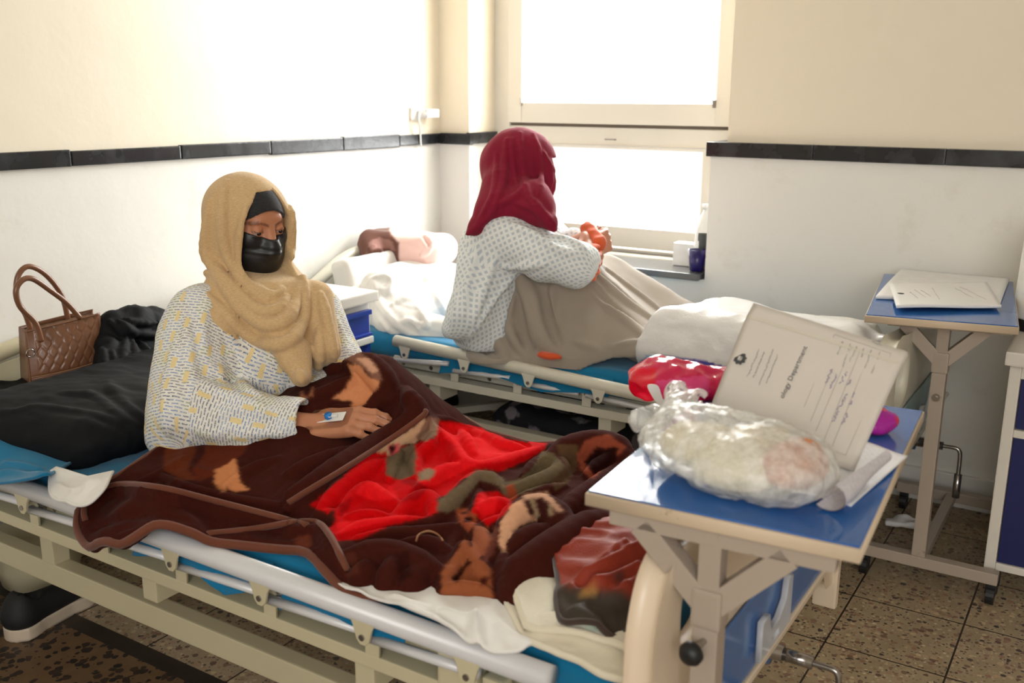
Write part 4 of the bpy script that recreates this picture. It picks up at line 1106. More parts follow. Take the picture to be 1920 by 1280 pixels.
def n_(v): v = np.asarray(v, float); return v / np.linalg.norm(v)
def trace(f, px, py, t0=1.0, t1=4.0, off=0.0):
    """sight line against an implicit surface"""
    d = np.array(RAY(px, py)); o = np.array(CP); t = t0
    for _ in range(160):
        v = float(f((o + d * t)[None])[0]) - off
        if v < .0006: break
        t += v * .6
        if t > t1: return None
    return o + d * t
def folds(f, lines, r=.010, k=.014, depth=.004):
    """ridge tubes lying on the surface, returned as an SDF to be blended in"""
    ch = []
    for L in lines:
        rr = r; pts = L
        if isinstance(L, tuple): pts, rr = L
        P = [trace(f, x, y, off=rr * .0 - depth) for x, y in [(p[0], p[1]) for p in [(q.x, q.y) for q in catmull([(a, b, 0) for a, b in pts], 3)]]]
        P = [p for p in P if p is not None]
        if len(P) < 2: continue
        # drop jumps in depth
        Q = [P[0]]
        for p in P[1:]:
            if np.linalg.norm(p - Q[-1]) < .09: Q.append(p)
        n = len(Q)
        if n < 2: continue
        rs = [rr * (.35 + .65 * min(1, 4 * min(i, n - 1 - i) / max(n - 1, 1) + .2)) for i in range(n)]
        ch.append((np.array(Q), rs))
    def g(P):
        d = np.full(len(P), 1e3)
        for Q, rs in ch:
            lo = Q.min(0) - .06; hi = Q.max(0) + .06
            m = ((P > lo) & (P < hi)).all(1)
            if m.any(): d[m] = np.minimum(d[m], chain(P[m], Q, rs, .003))
        return d
    return g

def hand_sdf(wrist, fdir, palm_n, side, L=.185, curl=(25, 30, 20), spread=4, thumb=True, curls=None):
    """wrist position, finger direction, palm normal (out of the palm), side=+1 if the thumb lies towards fdir x palm_n"""
    f_ = n_(fdir); pn = n_(np.asarray(palm_n) - f_ * np.dot(palm_n, f_)); s = np.cross(f_, pn) * side
    W_ = np.asarray(wrist, float); sc = L / .185
    prim = []
    R = np.stack([f_, s, pn], 1)
    pal = (W_ + f_ * .052 * sc, np.array([.050, .041, .0135]) * sc, R)
    fing = []
    kn = [(.098, .030, .074), (.102, .010, .080), (.097, -.010, .074), (.088, -.029, .060)]
    for i, (fx, fs, ln) in enumerate(kn):
        base = W_ + (f_ * fx + s * fs - pn * .002) * sc
        ang = 0; p = base; pts = [W_ + (f_ * .03 + s * fs * .6) * sc, base]; rs = [.008 * sc, .0098 * sc]
        seg = [.44, .32, .24]; cc = curls[i] if curls else curl
        yaw = math.radians((1.5 - i) * spread)
        dirx = f_ * math.cos(yaw) + s * math.sin(yaw)
        for k in range(3):
            ang += math.radians(cc[k]); d = dirx * math.cos(ang) + pn * math.sin(ang)
            p = p + d * ln * seg[k] * sc; pts.append(p); rs.append((.0088, .0080, .0070)[k] * sc * (1, 1, .97, .88)[i])
        fing.append((pts, rs))
    th = None
    if thumb:
        b = W_ + (f_ * .028 + s * .030 + pn * .004) * sc; m1 = b + (f_ * .030 + s * .020 + pn * .012) * sc; m2 = m1 + (f_ * .032 + s * .006 + pn * .008) * sc; m3 = m2 + (f_ * .026 - s * .004 + pn * .004) * sc
        th = ([b, m1, m2, m3], [.015 * sc, .0115 * sc, .0100 * sc, .0082 * sc])
    def g(P):
        d = rbox(P, pal[0], pal[1], .0125 * sc, pal[2])
        d = smin(d, cap(P, W_ - f_ * .01, W_ + f_ * .03, .022 * sc, .018 * sc), .016)
        for pts, rs in fing:
            c = chain(P, pts, rs, .003)
            for q in pts[2:4]: c = smin(c, np.linalg.norm(P - q, axis=1) - .0088 * sc, .004)
            d = smin(d, c, .0055)
        if th: d = smin(d, chain(P, th[0], th[1], .006), .012)
        # knuckles
        for fx, fs, ln in kn: d = smin(d, np.linalg.norm(P - (W_ + (f_ * fx + s * fs - pn * .0075) * sc), axis=1) - .0065 * sc, .008)
        return d
    g.fing = fing; g.frame = (f_, s, pn)
    return g

# =================================================================== woman in front
def woman_front():
    A = lambda *q: np.array(PD(*q))
    Hc = A(469, 417, 2.42)
    yaw = math.radians(-8); pit = math.radians(14)
    f_ = np.array([math.cos(yaw) * math.cos(pit), math.sin(yaw) * math.cos(pit), -math.sin(pit)])
    l_ = np.array([-math.sin(yaw), math.cos(yaw), 0.0]); u_ = np.cross(f_, l_)
    R = np.stack([f_, l_, u_], 1)
    def hp(a, b, c): return Hc + f_ * a + l_ * b + u_ * c
    shR, shL = A(378, 590, 2.37), A(585, 588, 2.56)
    elR, wrR = A(352, 765, 2.27), A(588, 797, 2.23)
    elL, wrL = A(636, 700, 2.52), A(600, 752, 2.36)
    neck = (shR + shL) / 2 + np.array([0, 0, .03])
    pel = np.array([-1.93, 1.70, .64]); chest = (shR + shL) / 2 + np.array([.01, 0, -.12]); belly = np.array([-1.84, 1.69, .70])
    # ---- face in head frame
    def head(P):
        d = ell(P, hp(-.012, 0, .014), (.092, .074, .090), R)                # cranium
        d = smin(d, ell(P, hp(.030, 0, -.030), (.055, .056, .085), R), .03)     # face mass
        d = smin(d, ell(P, hp(.052, 0, -.090), (.026, .030, .024), R), .03)     # chin
        d = smin(d, cap(P, hp(.066, -.022, .030), hp(.066, .022, .030), .013), .016)   # brow
        for s in (-1, 1):
            d = smin(d, np.linalg.norm(P - hp(.056, .038 * s, -.022), axis=1) - .020, .02)  # cheek
            d = smax(d, -(np.linalg.norm(P - hp(.094, .031 * s, .006), axis=1) - .020), .012)  # socket
        # nose
        d = smin(d, cap(P, hp(.078, 0, .012), hp(.096, 0, -.026), .0085, .012), .012)
        d = smin(d, np.linalg.norm(P - hp(.098, 0, -.030), axis=1) - .0125, .008)
        for s in (-1, 1): d = smin(d, np.linalg.norm(P - hp(.088, .013 * s, -.032), axis=1) - .008, .006)
        # lips
        d = smin(d, cap(P, hp(.083, -.018, -.056), hp(.083, .018, -.056), .006), .008)
        # lids: upper and lower bulges round the eye
        for s in (-1, 1):
            e = hp(.0700, .0315 * s, .004)
            ball = np.linalg.norm(P - e, axis=1) - .0150
            lp = (P - e) @ u_; 
            upper = smax(ball - .0003, -(lp - .0006), .0012); lower = smax(ball - .0002, (lp + .0050), .0015)
            d = smin(d, upper, .003); d = smin(d, lower, .003)
            d = smin(d, cap(P, hp(.072, .016 * s, -.013), hp(.066, .044 * s, -.013), .004), .007)  # bag under the eye
            d = smin(d, cap(P, hp(.079, .012 * s, .0235), hp(.068, .048 * s, .0245), .0032, .002), .008)  # brow bone
            # ears
            d = smin(d, ell(P, hp(-.006, .075 * s, -.010), (.018, .008, .030), R), .006)
        for s in (-1, 1): d = smax(d, -cap(P, hp(.0865, .004 * s, .032), hp(.086, .0045 * s, .044), .0016), .003)  # frown lines
        return d
    handf = hand_sdf(wrR, n_(A(672, 790, 2.20) - wrR), (.30, .50, -.80), 1, .200, (24, 34, 22), 1.5, True,
                     curls=[(16, 22, 18), (16, 22, 18), (18, 24, 20), (22, 26, 22)])
    handl = hand_sdf(wrL, (.8, -.6, -.1), (0, 0, -1), -1, .17)
    thR = [np.array([-1.86, 1.60, .640]), np.array([-1.52, 1.50, .590]), np.array([-1.60, 1.78, .62])]
    thL = [np.array([-1.86, 1.80, .640]), np.array([-1.52, 1.84, .690]), np.array([-1.66, 1.66, .60])]
    def body(P):
        d = head(P)
        d = smin(d, cap(P, hp(-.03, 0, -.05), neck, .052, .056), .03)
        d = smin(d, cap(P, neck, chest, .07, .12), .05)
        d = smin(d, cap(P, chest, pel, .115, .075), .05)
        d = smin(d, chain(P, [shR, elR, wrR], [.050, .040, .0235], .012), .03)
        d = smin(d, chain(P, [shL, elL, wrL], [.050, .040, .0235], .012), .03)
        d = smin(d, handf(P), .012); d = smin(d, handl(P), .012)
        for T in (thR, thL): d = smin(d, chain(P, T, [.070, .045, .032], .02), .03)
        return d
    lo = np.array([-2.15, 1.28, .55]); hi = np.array([-1.30, 2.1, 1.26])
    V, F = sdf_mesh(body, lo, hi, .0045)
    # local refinement is not needed away from face and hand: build the visible areas finer
    col = np.tile(np.array(lin((190 / 255, 130 / 255, 96 / 255))), (len(V), 1))
    Q = (V - Hc) @ R
    hd = np.linalg.norm(V - Hc, axis=1) < .16
    def dab(m, c, a): col[m] = col[m] * (1 - a) + np.array(lin(tuple(k / 255 for k in c))) * a
    for s in (-1, 1):
        d, _ = poly_dist(Q[:, 1:], [(.011 * s, .021), (.024 * s, .0260), (.040 * s, .0275), (.054 * s, .021)])
        dab(hd & (Q[:, 0] > .04) & (d < .0034), (96, 62, 48), .7)
        d2, _ = poly_dist(Q[:, 1:], [(.018 * s, .0045), (.031 * s, .0075), (.045 * s, .003)])
        dab(hd & (Q[:, 0] > .04) & (d2 < .0022), (104, 62, 48), .55)
    legs = (V[:, 2] < .66) & (V[:, 0] > -1.75) & (np.linalg.norm(V - wrR, axis=1) > .22)
    dab(legs, (40, 36, 44), 1.0)
    p = obj('person', np_mesh('person', V, F, colors=col), M['skin'])
    tag(p, 'woman in camel headscarf, black mask and printed gown sitting on the front bed', 'person')
    # eyes
    ew = basic('eye white', rgb(176, 150, 138), .3); ei = basic('dark iris', rgb(38, 22, 16), .08)
    for s in (-1, 1):
        e = hp(.0700, .0315 * s, .004); g = bmesh.new()
        bmesh.ops.create_uvsphere(g, u_segments=20, v_segments=14, radius=.0132); g.transform(Matrix.Translation(Vector(e)))
        eye = obj('eye', g, ew, p, True)
        gz = n_(f_ + l_ * -.05 - u_ * .14); c = e + gz * .0096
        g = bmesh.new(); bmesh.ops.create_uvsphere(g, u_segments=16, v_segments=10, radius=.0062); g.transform(Matrix.Translation(Vector(c)) )
        obj('iris', g, ei, eye, True)
    # ---- knitted cap under the scarf
    def capf(P):
        d = ell(P, hp(-.012, 0, .020), (.100, .080, .091), R)
        d = smax(d, -(((P - hp(.08, 0, .056)) @ n_(u_ * 1.0 - f_ * .25)) + 7.0 * ((P - Hc) @ l_) ** 2 + 0.0006 * np.sin((P @ l_) * 1500)), .004)
        return d
    V, F = sdf_mesh(capf, Hc - .16, Hc + .17, .004)
    obj('knitted_cap', np_mesh('knitted_cap', V, F), M['beanie'], p)
    # ---- mask
    def maskf(P):
        Q = (P - Hc) @ R
        d = smin(ell(P, hp(.020, 0, -.060), (.080, .076, .080), R), ell(P, hp(.044, 0, -.064), (.062, .052, .070), R), .01)
        d = smin(d, cap(P, hp(.090, 0, -.006), hp(.100, 0, -.040), .012, .018), .02)
        d = d + .0012 * np.sin(Q[:, 2] * 330) * np.clip((.02 - np.abs(Q[:, 2] + .035)) * 60, 0, 1)
        top = Q[:, 2] - (-.0115 + .35 * np.abs(Q[:, 1]) * (np.abs(Q[:, 1]) < .02) + .007 * (np.abs(Q[:, 1]) >= .02) - .10 * (np.abs(Q[:, 1]) - .02) * (np.abs(Q[:, 1]) >= .02))
        d = smin(d, head(P) - .0042, .006)
        d = smax(d, -.128 - Q[:, 2], .004)
        d = smax(d, Q[:, 2] + .0095 - .26 * np.maximum(np.abs(Q[:, 1]) - .012, 0), .002)
        d = smax(d, -(Q[:, 0] + .005), .002)
        crease = smax(d, -(np.abs(Q[:, 1] - .002) - .0006), .001)
        return d
    V, F = sdf_mesh(maskf, Hc - .14, Hc + .13, .0032)
    obj('face_mask', np_mesh('face_mask', V, F), M['mask'], p)
    # ---- gown
    # sleeve ends at a cuff plane short of the wrist
    cuff = A(572, 792, 2.235); cdir = n_(A(588, 797, 2.23) - A(500, 800, 2.25))
    bones = [(chest + [0, 0, .08], pel + [0, 0, -.05], .15), (shR, elR, .085), (elR, cuff, .075), (shL, elL, .08), (elL, wrL, .06)]
    def gbase(P):
        d = cap(P, chest + [0, 0, .03], belly + [0.01, -.02, -.05], .135, .150)
        d = smin(d, cap(P, shR + [.0, .03, -.02], shL + [0, -.03, -.02], .082, .078), .06)
        d = smin(d, cap(P, chest, pel + [-.02, -.03, -.04], .14, .145), .05)
        # the loose back of the gown falling to the bed on the near side
        d = smin(d, cap(P, A(352, 640, 2.36), A(350, 800, 2.32), .075, .095), .05)
        sl = cap(P, shR, elR + [.0, .0, .01], .072, .078)
        sl = smin(sl, cap(P, elR + [.01, 0, .0], A(470, 795, 2.26), .076, .074), .03)
        sl = smin(sl, cap(P, A(470, 795, 2.26), cuff, .072, .056), .03)
        d = smin(d, sl, .035)
        d = smin(d, chain(P, [shL, elL, wrL], [.078, .070, .05], .02), .04)
        return d
    glines = [([(372, 720), (400, 735), (450, 752), (500, 775)], .014), ([(395, 690), (440, 715), (490, 748), (530, 762)], .012), ([(350, 600), (352, 660), (360, 720), (385, 760)], .014),
              ([(430, 640), (432, 680), (450, 720), (480, 742)], .013), ([(410, 600), (440, 650), (470, 700), (520, 740)], .012), ([(330, 640), (325, 700), (332, 760)], .012), ([(315, 700), (312, 760), (318, 810)], .010),
              ([(400, 790), (430, 770), (470, 768)], .010), ([(420, 820), (470, 812), (530, 812)], .010), ([(370, 800), (410, 810), (450, 800)], .012), ([(545, 745), (552, 770), (556, 800)], .008), ([(480, 720), (520, 735), (545, 750)], .010),
              ([(395, 560), (380, 600), (385, 660)], .012), ([(630, 600), (640, 640), (646, 665)], .012)]
    gf = folds(gbase, glines, .012, .014, .003)
    def gown(P):
        d = smin(gbase(P), gf(P), .018)
        d = d + .0035 * fbm(P, (.05, .05, .09), 21, 3) + .004 * (np.abs(noise(P, (.07, .07, .11), 5)) - .4)
        # cuff cut and hollow
        q = (P - cuff) @ cdir; near = np.linalg.norm(P - cuff, axis=1) < .13
        cut = np.where(near, q, -1); d = np.maximum(d, cut)
        hol = cap(P, cuff - cdir * .03, cuff + cdir * .05, .045, .048)
        d = smax(d, -hol, .006)
        # neck opening
        d = np.maximum(d, .585 - P[:, 2])
        return d
    V, F = sdf_mesh(gown, (-2.2, 1.25, .57), (-1.35, 2.1, 1.05), .0058)
    uv = bone_uv(V, F, bones)
    obj('gown', np_mesh('gown', V, F, uv), M['gown1'], p)
    # ---- scarf
    up = np.array([0, 0, 1.0])
    def sbase(P):
        d = ell(P, hp(-.022, 0, .014), (.120, .106, .106), R)
        d = smin(d, ell(P, hp(.000, 0, -.050), (.100, .100, .110), R), .04)
        d = smin(d, cap(P, hp(-.02, 0, -.09), neck + [.01, 0, .02], .092, .105), .05)
        # shoulders cape
        d = smin(d, cap(P, (shR * .8 + shL * .2) + [.01, 0, .010], (shL * .8 + shR * .2) + [.01, 0, .0], .088, .092), .05)
        # cowl hanging in front
        d = smin(d, cap(P, neck + [.03, 0, -.01], chest + [.09, .0, .01], .11, .075), .05)
        d = smin(d, cap(P, A(520, 600, 2.36), A(545, 672, 2.31), .055, .035), .04)
        d = smin(d, cap(P, A(590, 560, 2.44), A(608, 655, 2.40), .05, .045), .03)
        d = smin(d, cap(P, A(555, 660, 2.34), A(565, 705, 2.30), .040, .030), .02)
        return d
    slines = [([(422, 339), (417, 402), (422, 465), (446, 513), (480, 548), (500, 562)], .012),
              ([(462, 385), (450, 441), (450, 494), (462, 527), (489, 545), (515, 552), (530, 540)], .010),
              ([(392, 378), (386, 441), (390, 484), (422, 523), (455, 560), (489, 582), (520, 580), (540, 556)], .014),
              ([(359, 518), (400, 512), (425, 540), (455, 580), (494, 606), (530, 604), (552, 575), (562, 530)], .015),
              ([(380, 545), (420, 585), (462, 625), (504, 645), (542, 640), (566, 605), (572, 560), (568, 520)], .014),
              ([(372, 560), (407, 600), (446, 644), (489, 675), (533, 694), (562, 682), (583, 644), (591, 595), (586, 545), (578, 500)], .015),
              ([(530, 700), (526, 722)], .012), ([(560, 695), (568, 715)], .012),
              ([(602, 552), (612, 595), (622, 644), (628, 675)], .013), ([(598, 620), (600, 660), (596, 695)], .012),
              ([(512, 335), (536, 365), (547, 400), (549, 450), (545, 495)], .009)]
    slines = [(a, b * 1.1) for a, b in slines]; sf = folds(sbase, slines, .013, .016, .000)
    fo = hp(.10, .004, -.010)
    def scarf(P):
        d = smin(sbase(P) + .004, sf(P), .0105)
        d = d + .0014 * fbm(P, (.035, .035, .10), 61, 2)
        Q = (P - Hc) @ R
        # face opening: pointed at the top, narrow oval, open towards the front only
        hw = .066 - .040 * np.clip((Q[:, 2] - .030) / .062, 0, 1.6) ** 1.2 - .022 * np.clip((-.075 - Q[:, 2]) / .05, 0, 1)
        o2 = np.maximum(np.abs(Q[:, 1] + .006 - .10 * Q[:, 2]) - hw, np.maximum(Q[:, 2] - .092, -.096 - Q[:, 2]) )
        o3 = np.maximum(o2 * .8, -(Q[:, 0] - .012))
        d = smax(d, -o3, .006)
        # hollow of the neck in front, below the chin
        gown_d = 0
        d = np.maximum(d, -(P[:, 2] - .735))
        return d
    V, F = sdf_mesh(scarf, (-2.12, 1.38, .72), (-1.50, 2.02, 1.27), .0048)
    obj('headscarf', np_mesh('headscarf', V, F), M['scarf1'], p)
    # ---- cannula dressing on the back of the hand
    hf, hs, hn = handf.frame
    o = wrR + hf * .048 - hn * .0165
    fr = (Vector(o), Vector(hf), Vector(-hs))
    me = plate(rrect(-.055, -.034, .050, .034, .014), [], .0012, .0004, fr)
    dr = obj('film_dressing', me, glass_mat('clear film dressing', (.95, .93, .92, 1), .10, .12), p, True)
    fr2 = (Vector(o - hn * .0025), Vector(n_(hf * 1 - hs * -.02)), Vector(-hs))
    pl = obj('paper_label', plate(rrect(-.036, -.0145, .036, .0145, .001), [], .0010, .0003, fr2), basic('paper label white', rgb(238, 238, 234), .5), dr)
    obj('handwritten_mark', text_mesh('I-71', .013, (Vector(o - hn * .0034 + hf * -.024 + hs * .010), Vector(-hs), Vector(-hf)), .0002), basic('ink', rgb(40, 50, 80), .6), pl)
    g = bmesh.new(); c = o - hn * .0085 + hf * -.002
    bm_tube(g, [c + hn * .005, c - hn * .004], [.0095, .0085], 14)
    obj('cannula_cap', g, basic('blue plastic cap', rgb(30, 130, 214), .3), dr, True)
    g = bmesh.new(); c2 = o - hn * .006
    bm_tube(g, [c2 - hf * .002, c2 + hf * .020], [.0045, .0038], 12)
    bm_box(g, tuple(Vector(c2 + hf * .004) - Vector((.0, .0, .0)) - Vector((.004, .009, .001))), tuple(Vector(c2 + hf * .004) + Vector((.004, .009, .001))), .0005)
    obj('cannula', g, M['white_plastic'], dr, True)
    # ear loop
    return p
wf = woman_front()
# =================================================================== woman by the window
def woman_window():
    A = lambda *q: np.array(PD(*q))
    D0 = 3.30
    Hc = A(985, 318, D0)
    yaw = math.radians(34); pit = math.radians(6)
    f_ = np.array([math.cos(yaw) * math.cos(pit), math.sin(yaw) * math.cos(pit), -math.sin(pit)])
    l_ = np.array([-math.sin(yaw), math.cos(yaw), 0.0]); u_ = np.cross(f_, l_); R = np.stack([f_, l_, u_], 1)
    def hp(a, b, c): return Hc + f_ * a + l_ * b + u_ * c
    shR, shL = A(950, 445, 3.20), A(1010, 432, 3.52)
    elR, wrR = A(1068, 505, 3.12), A(1112, 462, 3.27)
    elL, wrL = A(1062, 470, 3.50), A(1104, 442, 3.30)
    neck = (shR + shL) / 2 + np.array([0, 0, .05])
    pel = A(900, 630, 3.34); pel[2] = .66
    chest = (shR + shL) / 2 + np.array([-.02, 0, -.10])
    knR, knL = A(1090, 545, 3.30), A(1118, 530, 3.48); ftR, ftL = A(1200, 630, 3.32), A(1225, 618, 3.46); ftR[2] = .63; ftL[2] = .63
    def head(P):
        d = ell(P, hp(-.012, 0, .014), (.092, .074, .090), R)
        d = smin(d, ell(P, hp(.030, 0, -.030), (.055, .056, .085), R), .03)
        d = smin(d, ell(P, hp(.052, 0, -.090), (.026, .030, .024), R), .03)
        d = smin(d, cap(P, hp(.078, 0, .012), hp(.098, 0, -.028), .0085, .012), .012)
        d = smin(d, cap(P, hp(.083, -.018, -.056), hp(.083, .018, -.056), .006), .008)
        for s in (-1, 1):
            d = smax(d, -(np.linalg.norm(P - hp(.094, .031 * s, .006), axis=1) - .020), .012)
            d = smin(d, np.linalg.norm(P - hp(.068, .031 * s, .004), axis=1) - .0135, .003)
            d = smin(d, ell(P, hp(-.006, .075 * s, -.010), (.018, .008, .030), R), .006)
        return d
    fl = n_(A(1128, 470, 3.22) - wrL); hR = hand_sdf(wrR, (.05, .85, .10), (-.9, 0, -.3), 1, .175, curls=[(25, 40, 30)] * 4)
    hL = hand_sdf(wrL, (.55, -.55, -.55), (-.5, -.3, -.8), -1, .175, curls=[(25, 40, 30)] * 4)
    def body(P):
        d = head(P)
        d = smin(d, cap(P, hp(-.03, 0, -.05), neck, .050, .054), .03)
        d = smin(d, cap(P, neck, chest, .07, .11), .05); d = smin(d, cap(P, chest, pel, .11, .10), .05)
        d = smin(d, chain(P, [shR, elR, wrR], [.048, .038, .024], .012), .03); d = smin(d, chain(P, [shL, elL, wrL], [.048, .038, .024], .012), .03)
        d = smin(d, hR(P), .01); d = smin(d, hL(P), .01)
        for k, f in ((knR, ftR), (knL, ftL)): d = smin(d, chain(P, [pel + [.06, .06, -.02], k, f], [.075, .048, .038], .02), .03)
        return d
    V, F = sdf_mesh(body, (-2.15, 2.45, .54), (-1.0, 3.4, 1.33), .0065)
    col = np.tile(np.array(lin((196 / 255, 138 / 255, 112 / 255))), (len(V), 1))
    lg = np.minimum(chain(V, [pel, knR, ftR], [.08, .05, .04], .01), chain(V, [pel, knL, ftL], [.08, .05, .04], .01)) < .012
    col[lg & (np.linalg.norm(V - wrR, axis=1) > .06) & (np.linalg.norm(V - wrL, axis=1) > .06)] = lin((.60, .30, .20))
    p = obj('person', np_mesh('person', V, F, colors=col), M['skin'])
    tag(p, 'woman in maroon headscarf sitting with drawn up knees, looking out of the window', 'person')
    # orange undershirt cuffs
    org = cloth('orange knit cuff', rgb(226, 104, 58), rgb(196, 78, 40), weave=500, sheen=.3)
    def c1(P): 
        a = A(1104, 505, 3.14); b = A(1110, 474, 3.22)
        d = cap(P, a, b, .036, .032); d = smax(d, -cap(P, a, b + (b - a) * .6, .027, .025), .004)
        return d + .0035 * np.sin(P[:, 2] * 260) + .003 * noise(P, .02, 3)
    V, F = sdf_mesh(c1, A(1104, 490, 3.18) - .09, A(1104, 490, 3.18) + .09, .0045); obj('undershirt_cuff', np_mesh('c', V, F), org, p)
    def c2(P):
        a = A(1100, 428, 3.32); b = A(1122, 455, 3.26)
        d = cap(P, a, b, .024, .027); return d + .004 * noise(P, .02, 5)
    V, F = sdf_mesh(c2, A(1110, 440, 3.28) - .09, A(1110, 440, 3.28) + .09, .0045); obj('undershirt_cuff', np_mesh('c', V, F), org, p)
    # gown
    hem = A(846, 618, 3.22)
    def gbase(P):
        d = cap(P, chest + [0, 0, .02], pel + [.02, .0, .0], .135, .118)
        d = smin(d, cap(P, shR + [-.01, .03, -.01], shL + [0, -.03, 0], .085, .080), .06)
        d = smin(d, cap(P, A(925, 470, 3.26), A(880, 590, 3.22), .115, .070), .05)
        d = smin(d, cap(P, A(880, 590, 3.22), hem, .060, .030), .04)
        sl = chain(P, [shR, A(1020, 480, 3.14), A(1078, 498, 3.12), A(1094, 488, 3.15)], [.088, .074, .066, .058], .03)
        d = smin(d, sl, .04)
        d = smin(d, chain(P, [shL, elL, A(1075, 450, 3.45)], [.080, .062, .045], .02), .04)
        return d
    gl = [([(955, 420), (1000, 440), (1050, 470), (1090, 480)], .014), ([(940, 500), (980, 500), (1020, 495)], .014), ([(900, 450), (880, 520), (868, 590)], .014), ([(930, 480), (905, 550), (885, 610)], .015),
          ([(960, 520), (925, 565), (890, 620)], .012), ([(1040, 440), (1075, 455), (1100, 470)], .011), ([(985, 520), (1040, 512), (1080, 515)], .012), ([(860, 560), (850, 600), (848, 630)], .012), ([(1090, 450), (1104, 480), (1100, 505)], .008)]
    gf = folds(gbase, gl, .012, .014, .001)
    def gown(P):
        d = smin(gbase(P), gf(P), .012) + .004 * fbm(P, (.06, .06, .10), 21, 3)
        q = (P - A(1106, 476, 3.19)) @ n_(A(1112, 462, 3.27) - A(1080, 500, 3.12)); near = np.linalg.norm(P - A(1106, 476, 3.19), axis=1) < .11
        d = np.maximum(d, np.where(near, q, -1)); d = np.maximum(d, .585 - P[:, 2])
        return d
    V, F = sdf_mesh(gown, (-2.2, 2.4, .57), (-1.3, 3.4, 1.16), .0075)
    bones = [(chest + [0, 0, .1], pel, .16), (shR, A(1078, 498, 3.12), .085), (A(1078, 498, 3.12), wrR, .07), (shL, elL, .07), (A(880, 590, 3.22), hem, .07)]
    obj('gown', np_mesh('gown', V, F, bone_uv(V, F, bones)), M['gown2'], p)
    # maroon scarf
    def sbase(P):
        d = ell(P, hp(-.022, 0, .020), (.126, .100, .118), R)
        d = smin(d, ell(P, hp(-.075, 0, .0), (.075, .075, .085), R), .03)     # bun of hair
        d = smin(d, ell(P, hp(.020, 0, -.045), (.108, .082, .095), R), .04)
        d = smin(d, cap(P, hp(-.03, 0, -.06), neck + [-.01, 0, .02], .088, .090), .05)
        d = smin(d, chain(P, [A(935, 350, 3.22), A(915, 400, 3.18), A(893, 425, 3.16), A(874, 440, 3.15)], [.06, .045, .026, .006], .02), .04)
        d = smin(d, chain(P, [A(1000, 370, 3.18), A(1015, 400, 3.13), A(1030, 416, 3.10), A(1040, 430, 3.09)], [.06, .042, .024, .008], .02), .04)
        d = smin(d, cap(P, A(935, 385, 3.17), A(1005, 385, 3.15), .05, .05), .04)
        return d
    sl = [([(975, 250), (978, 300), (985, 350), (1000, 385), (1030, 425)], .012), ([(950, 262), (945, 310), (940, 350), (920, 400), (880, 436)], .013), ([(1000, 250), (1010, 290), (1015, 340), (1010, 365)], .009),
          ([(930, 290), (930, 340), (918, 380), (895, 420)], .011), ([(985, 350), (965, 370), (930, 385)], .012), ([(1030, 300), (1034, 340), (1028, 365)], .009), ([(995, 370), (1015, 395), (1038, 420)], .012), ([(960, 260), (962, 300), (968, 350)], .008),
          ([(1018, 285), (1026, 300), (1040, 320)], .008), ([(965, 380), (1000, 392), (1020, 412)], .010)]
    sf = folds(sbase, sl, .012, .014, .002)
    def scarf(P):
        d = smin(sbase(P) + .001, sf(P), .008) + .0015 * fbm(P, (.03, .03, .08), 61, 2)
        Q = (P - Hc) @ R
        o2 = np.maximum(np.abs(Q[:, 1]) - .044, np.maximum(Q[:, 2] - .050, -.095 - Q[:, 2])); o3 = np.maximum(o2 * .8, -(Q[:, 0] - .080))
        return smax(d, -o3, .008)
    V, F = sdf_mesh(scarf, (-2.2, 2.4, .88), (-1.45, 3.25, 1.34), .0062)
    obj('headscarf', np_mesh('headscarf', V, F), M['scarf2'], p)
    return p
ww = woman_window()

# ---- grey brown fleece blanket over her legs
M['fleece'] = cloth('taupe fleece', rgb(160, 150, 137), rgb(148, 137, 124), rough=.9, weave=350, sheen=.25, bstr=.3)
T = Sheet([
    (868, 645, 'y', 2.64), (885, 668, 'y', 2.635), (930, 670, 'y', 2.635), (1000, 670, 'y', 2.63), (1080, 662, 'y', 2.66), (1130, 652, 'y', 2.70), (1200, 655, 'y', 2.70), (1250, 652, 'y', 2.74),
    (900, 600, 'y', 2.645), (935, 560, 'y', 2.665), (965, 520, 'y', 2.70), (1000, 516, 'y', 2.72), (1050, 516, 'y', 2.76), (1098, 506, 'y', 2.84), (1118, 490, 'y', 2.98), (1140, 510, 'y', 3.05),
    (900, 640, 'y', 2.635), (960, 610, 'y', 2.645), (980, 645, 'y', 2.65), (1040, 600, 'y', 2.70), (1060, 640, 'y', 2.67), (1100, 570, 'y', 2.77), (1100, 620, 'y', 2.70), (1150, 565, 'y', 2.83), (1150, 615, 'y', 2.75), (1180, 535, 'y', 3.10), (1200, 580, 'y', 2.93), (1210, 622, 'y', 2.80), (1240, 590, 'y', 3.05), (1262, 604, 'y', 3.08), (1225, 560, 'y', 3.15),
    (0, 0, 'w', (-1.62, 3.22, .85)), (0, 0, 'w', (-1.40, 3.25, .74)), (0, 0, 'w', (-1.25, 3.3, .66)), (0, 0, 'w', (-1.82, 3.1, .74)), (0, 0, 'w', (-1.0, 3.1, .61)), (0, 0, 'w', (-1.0, 2.9, .60)), (0, 0, 'w', (-1.5, 3.45, .62)),
], 3e-4)
T.zmin = .582; T.gain = 1.5
td = T.ridge
td([(1118, 490), (1150, 520), (1200, 560), (1258, 600)], .022, .016)
td([(1108, 505), (1140, 545), (1180, 585), (1235, 625)], .020, .018)
td([(1125, 520), (1165, 555), (1205, 590), (1245, 615)], -.020, .016)
td([(1095, 520), (1115, 560), (1150, 600), (1200, 635)], .014, .022)
td([(975, 520), (980, 560), (1000, 600), (1012, 635), (1030, 655)], .022, .018)
td([(955, 530), (965, 580), (975, 630), (990, 660)], -.024, .016)
td([(935, 560), (940, 600), (930, 640), (925, 665)], .020, .016)
td([(950, 575), (955, 620), (960, 660)], .014, .012)
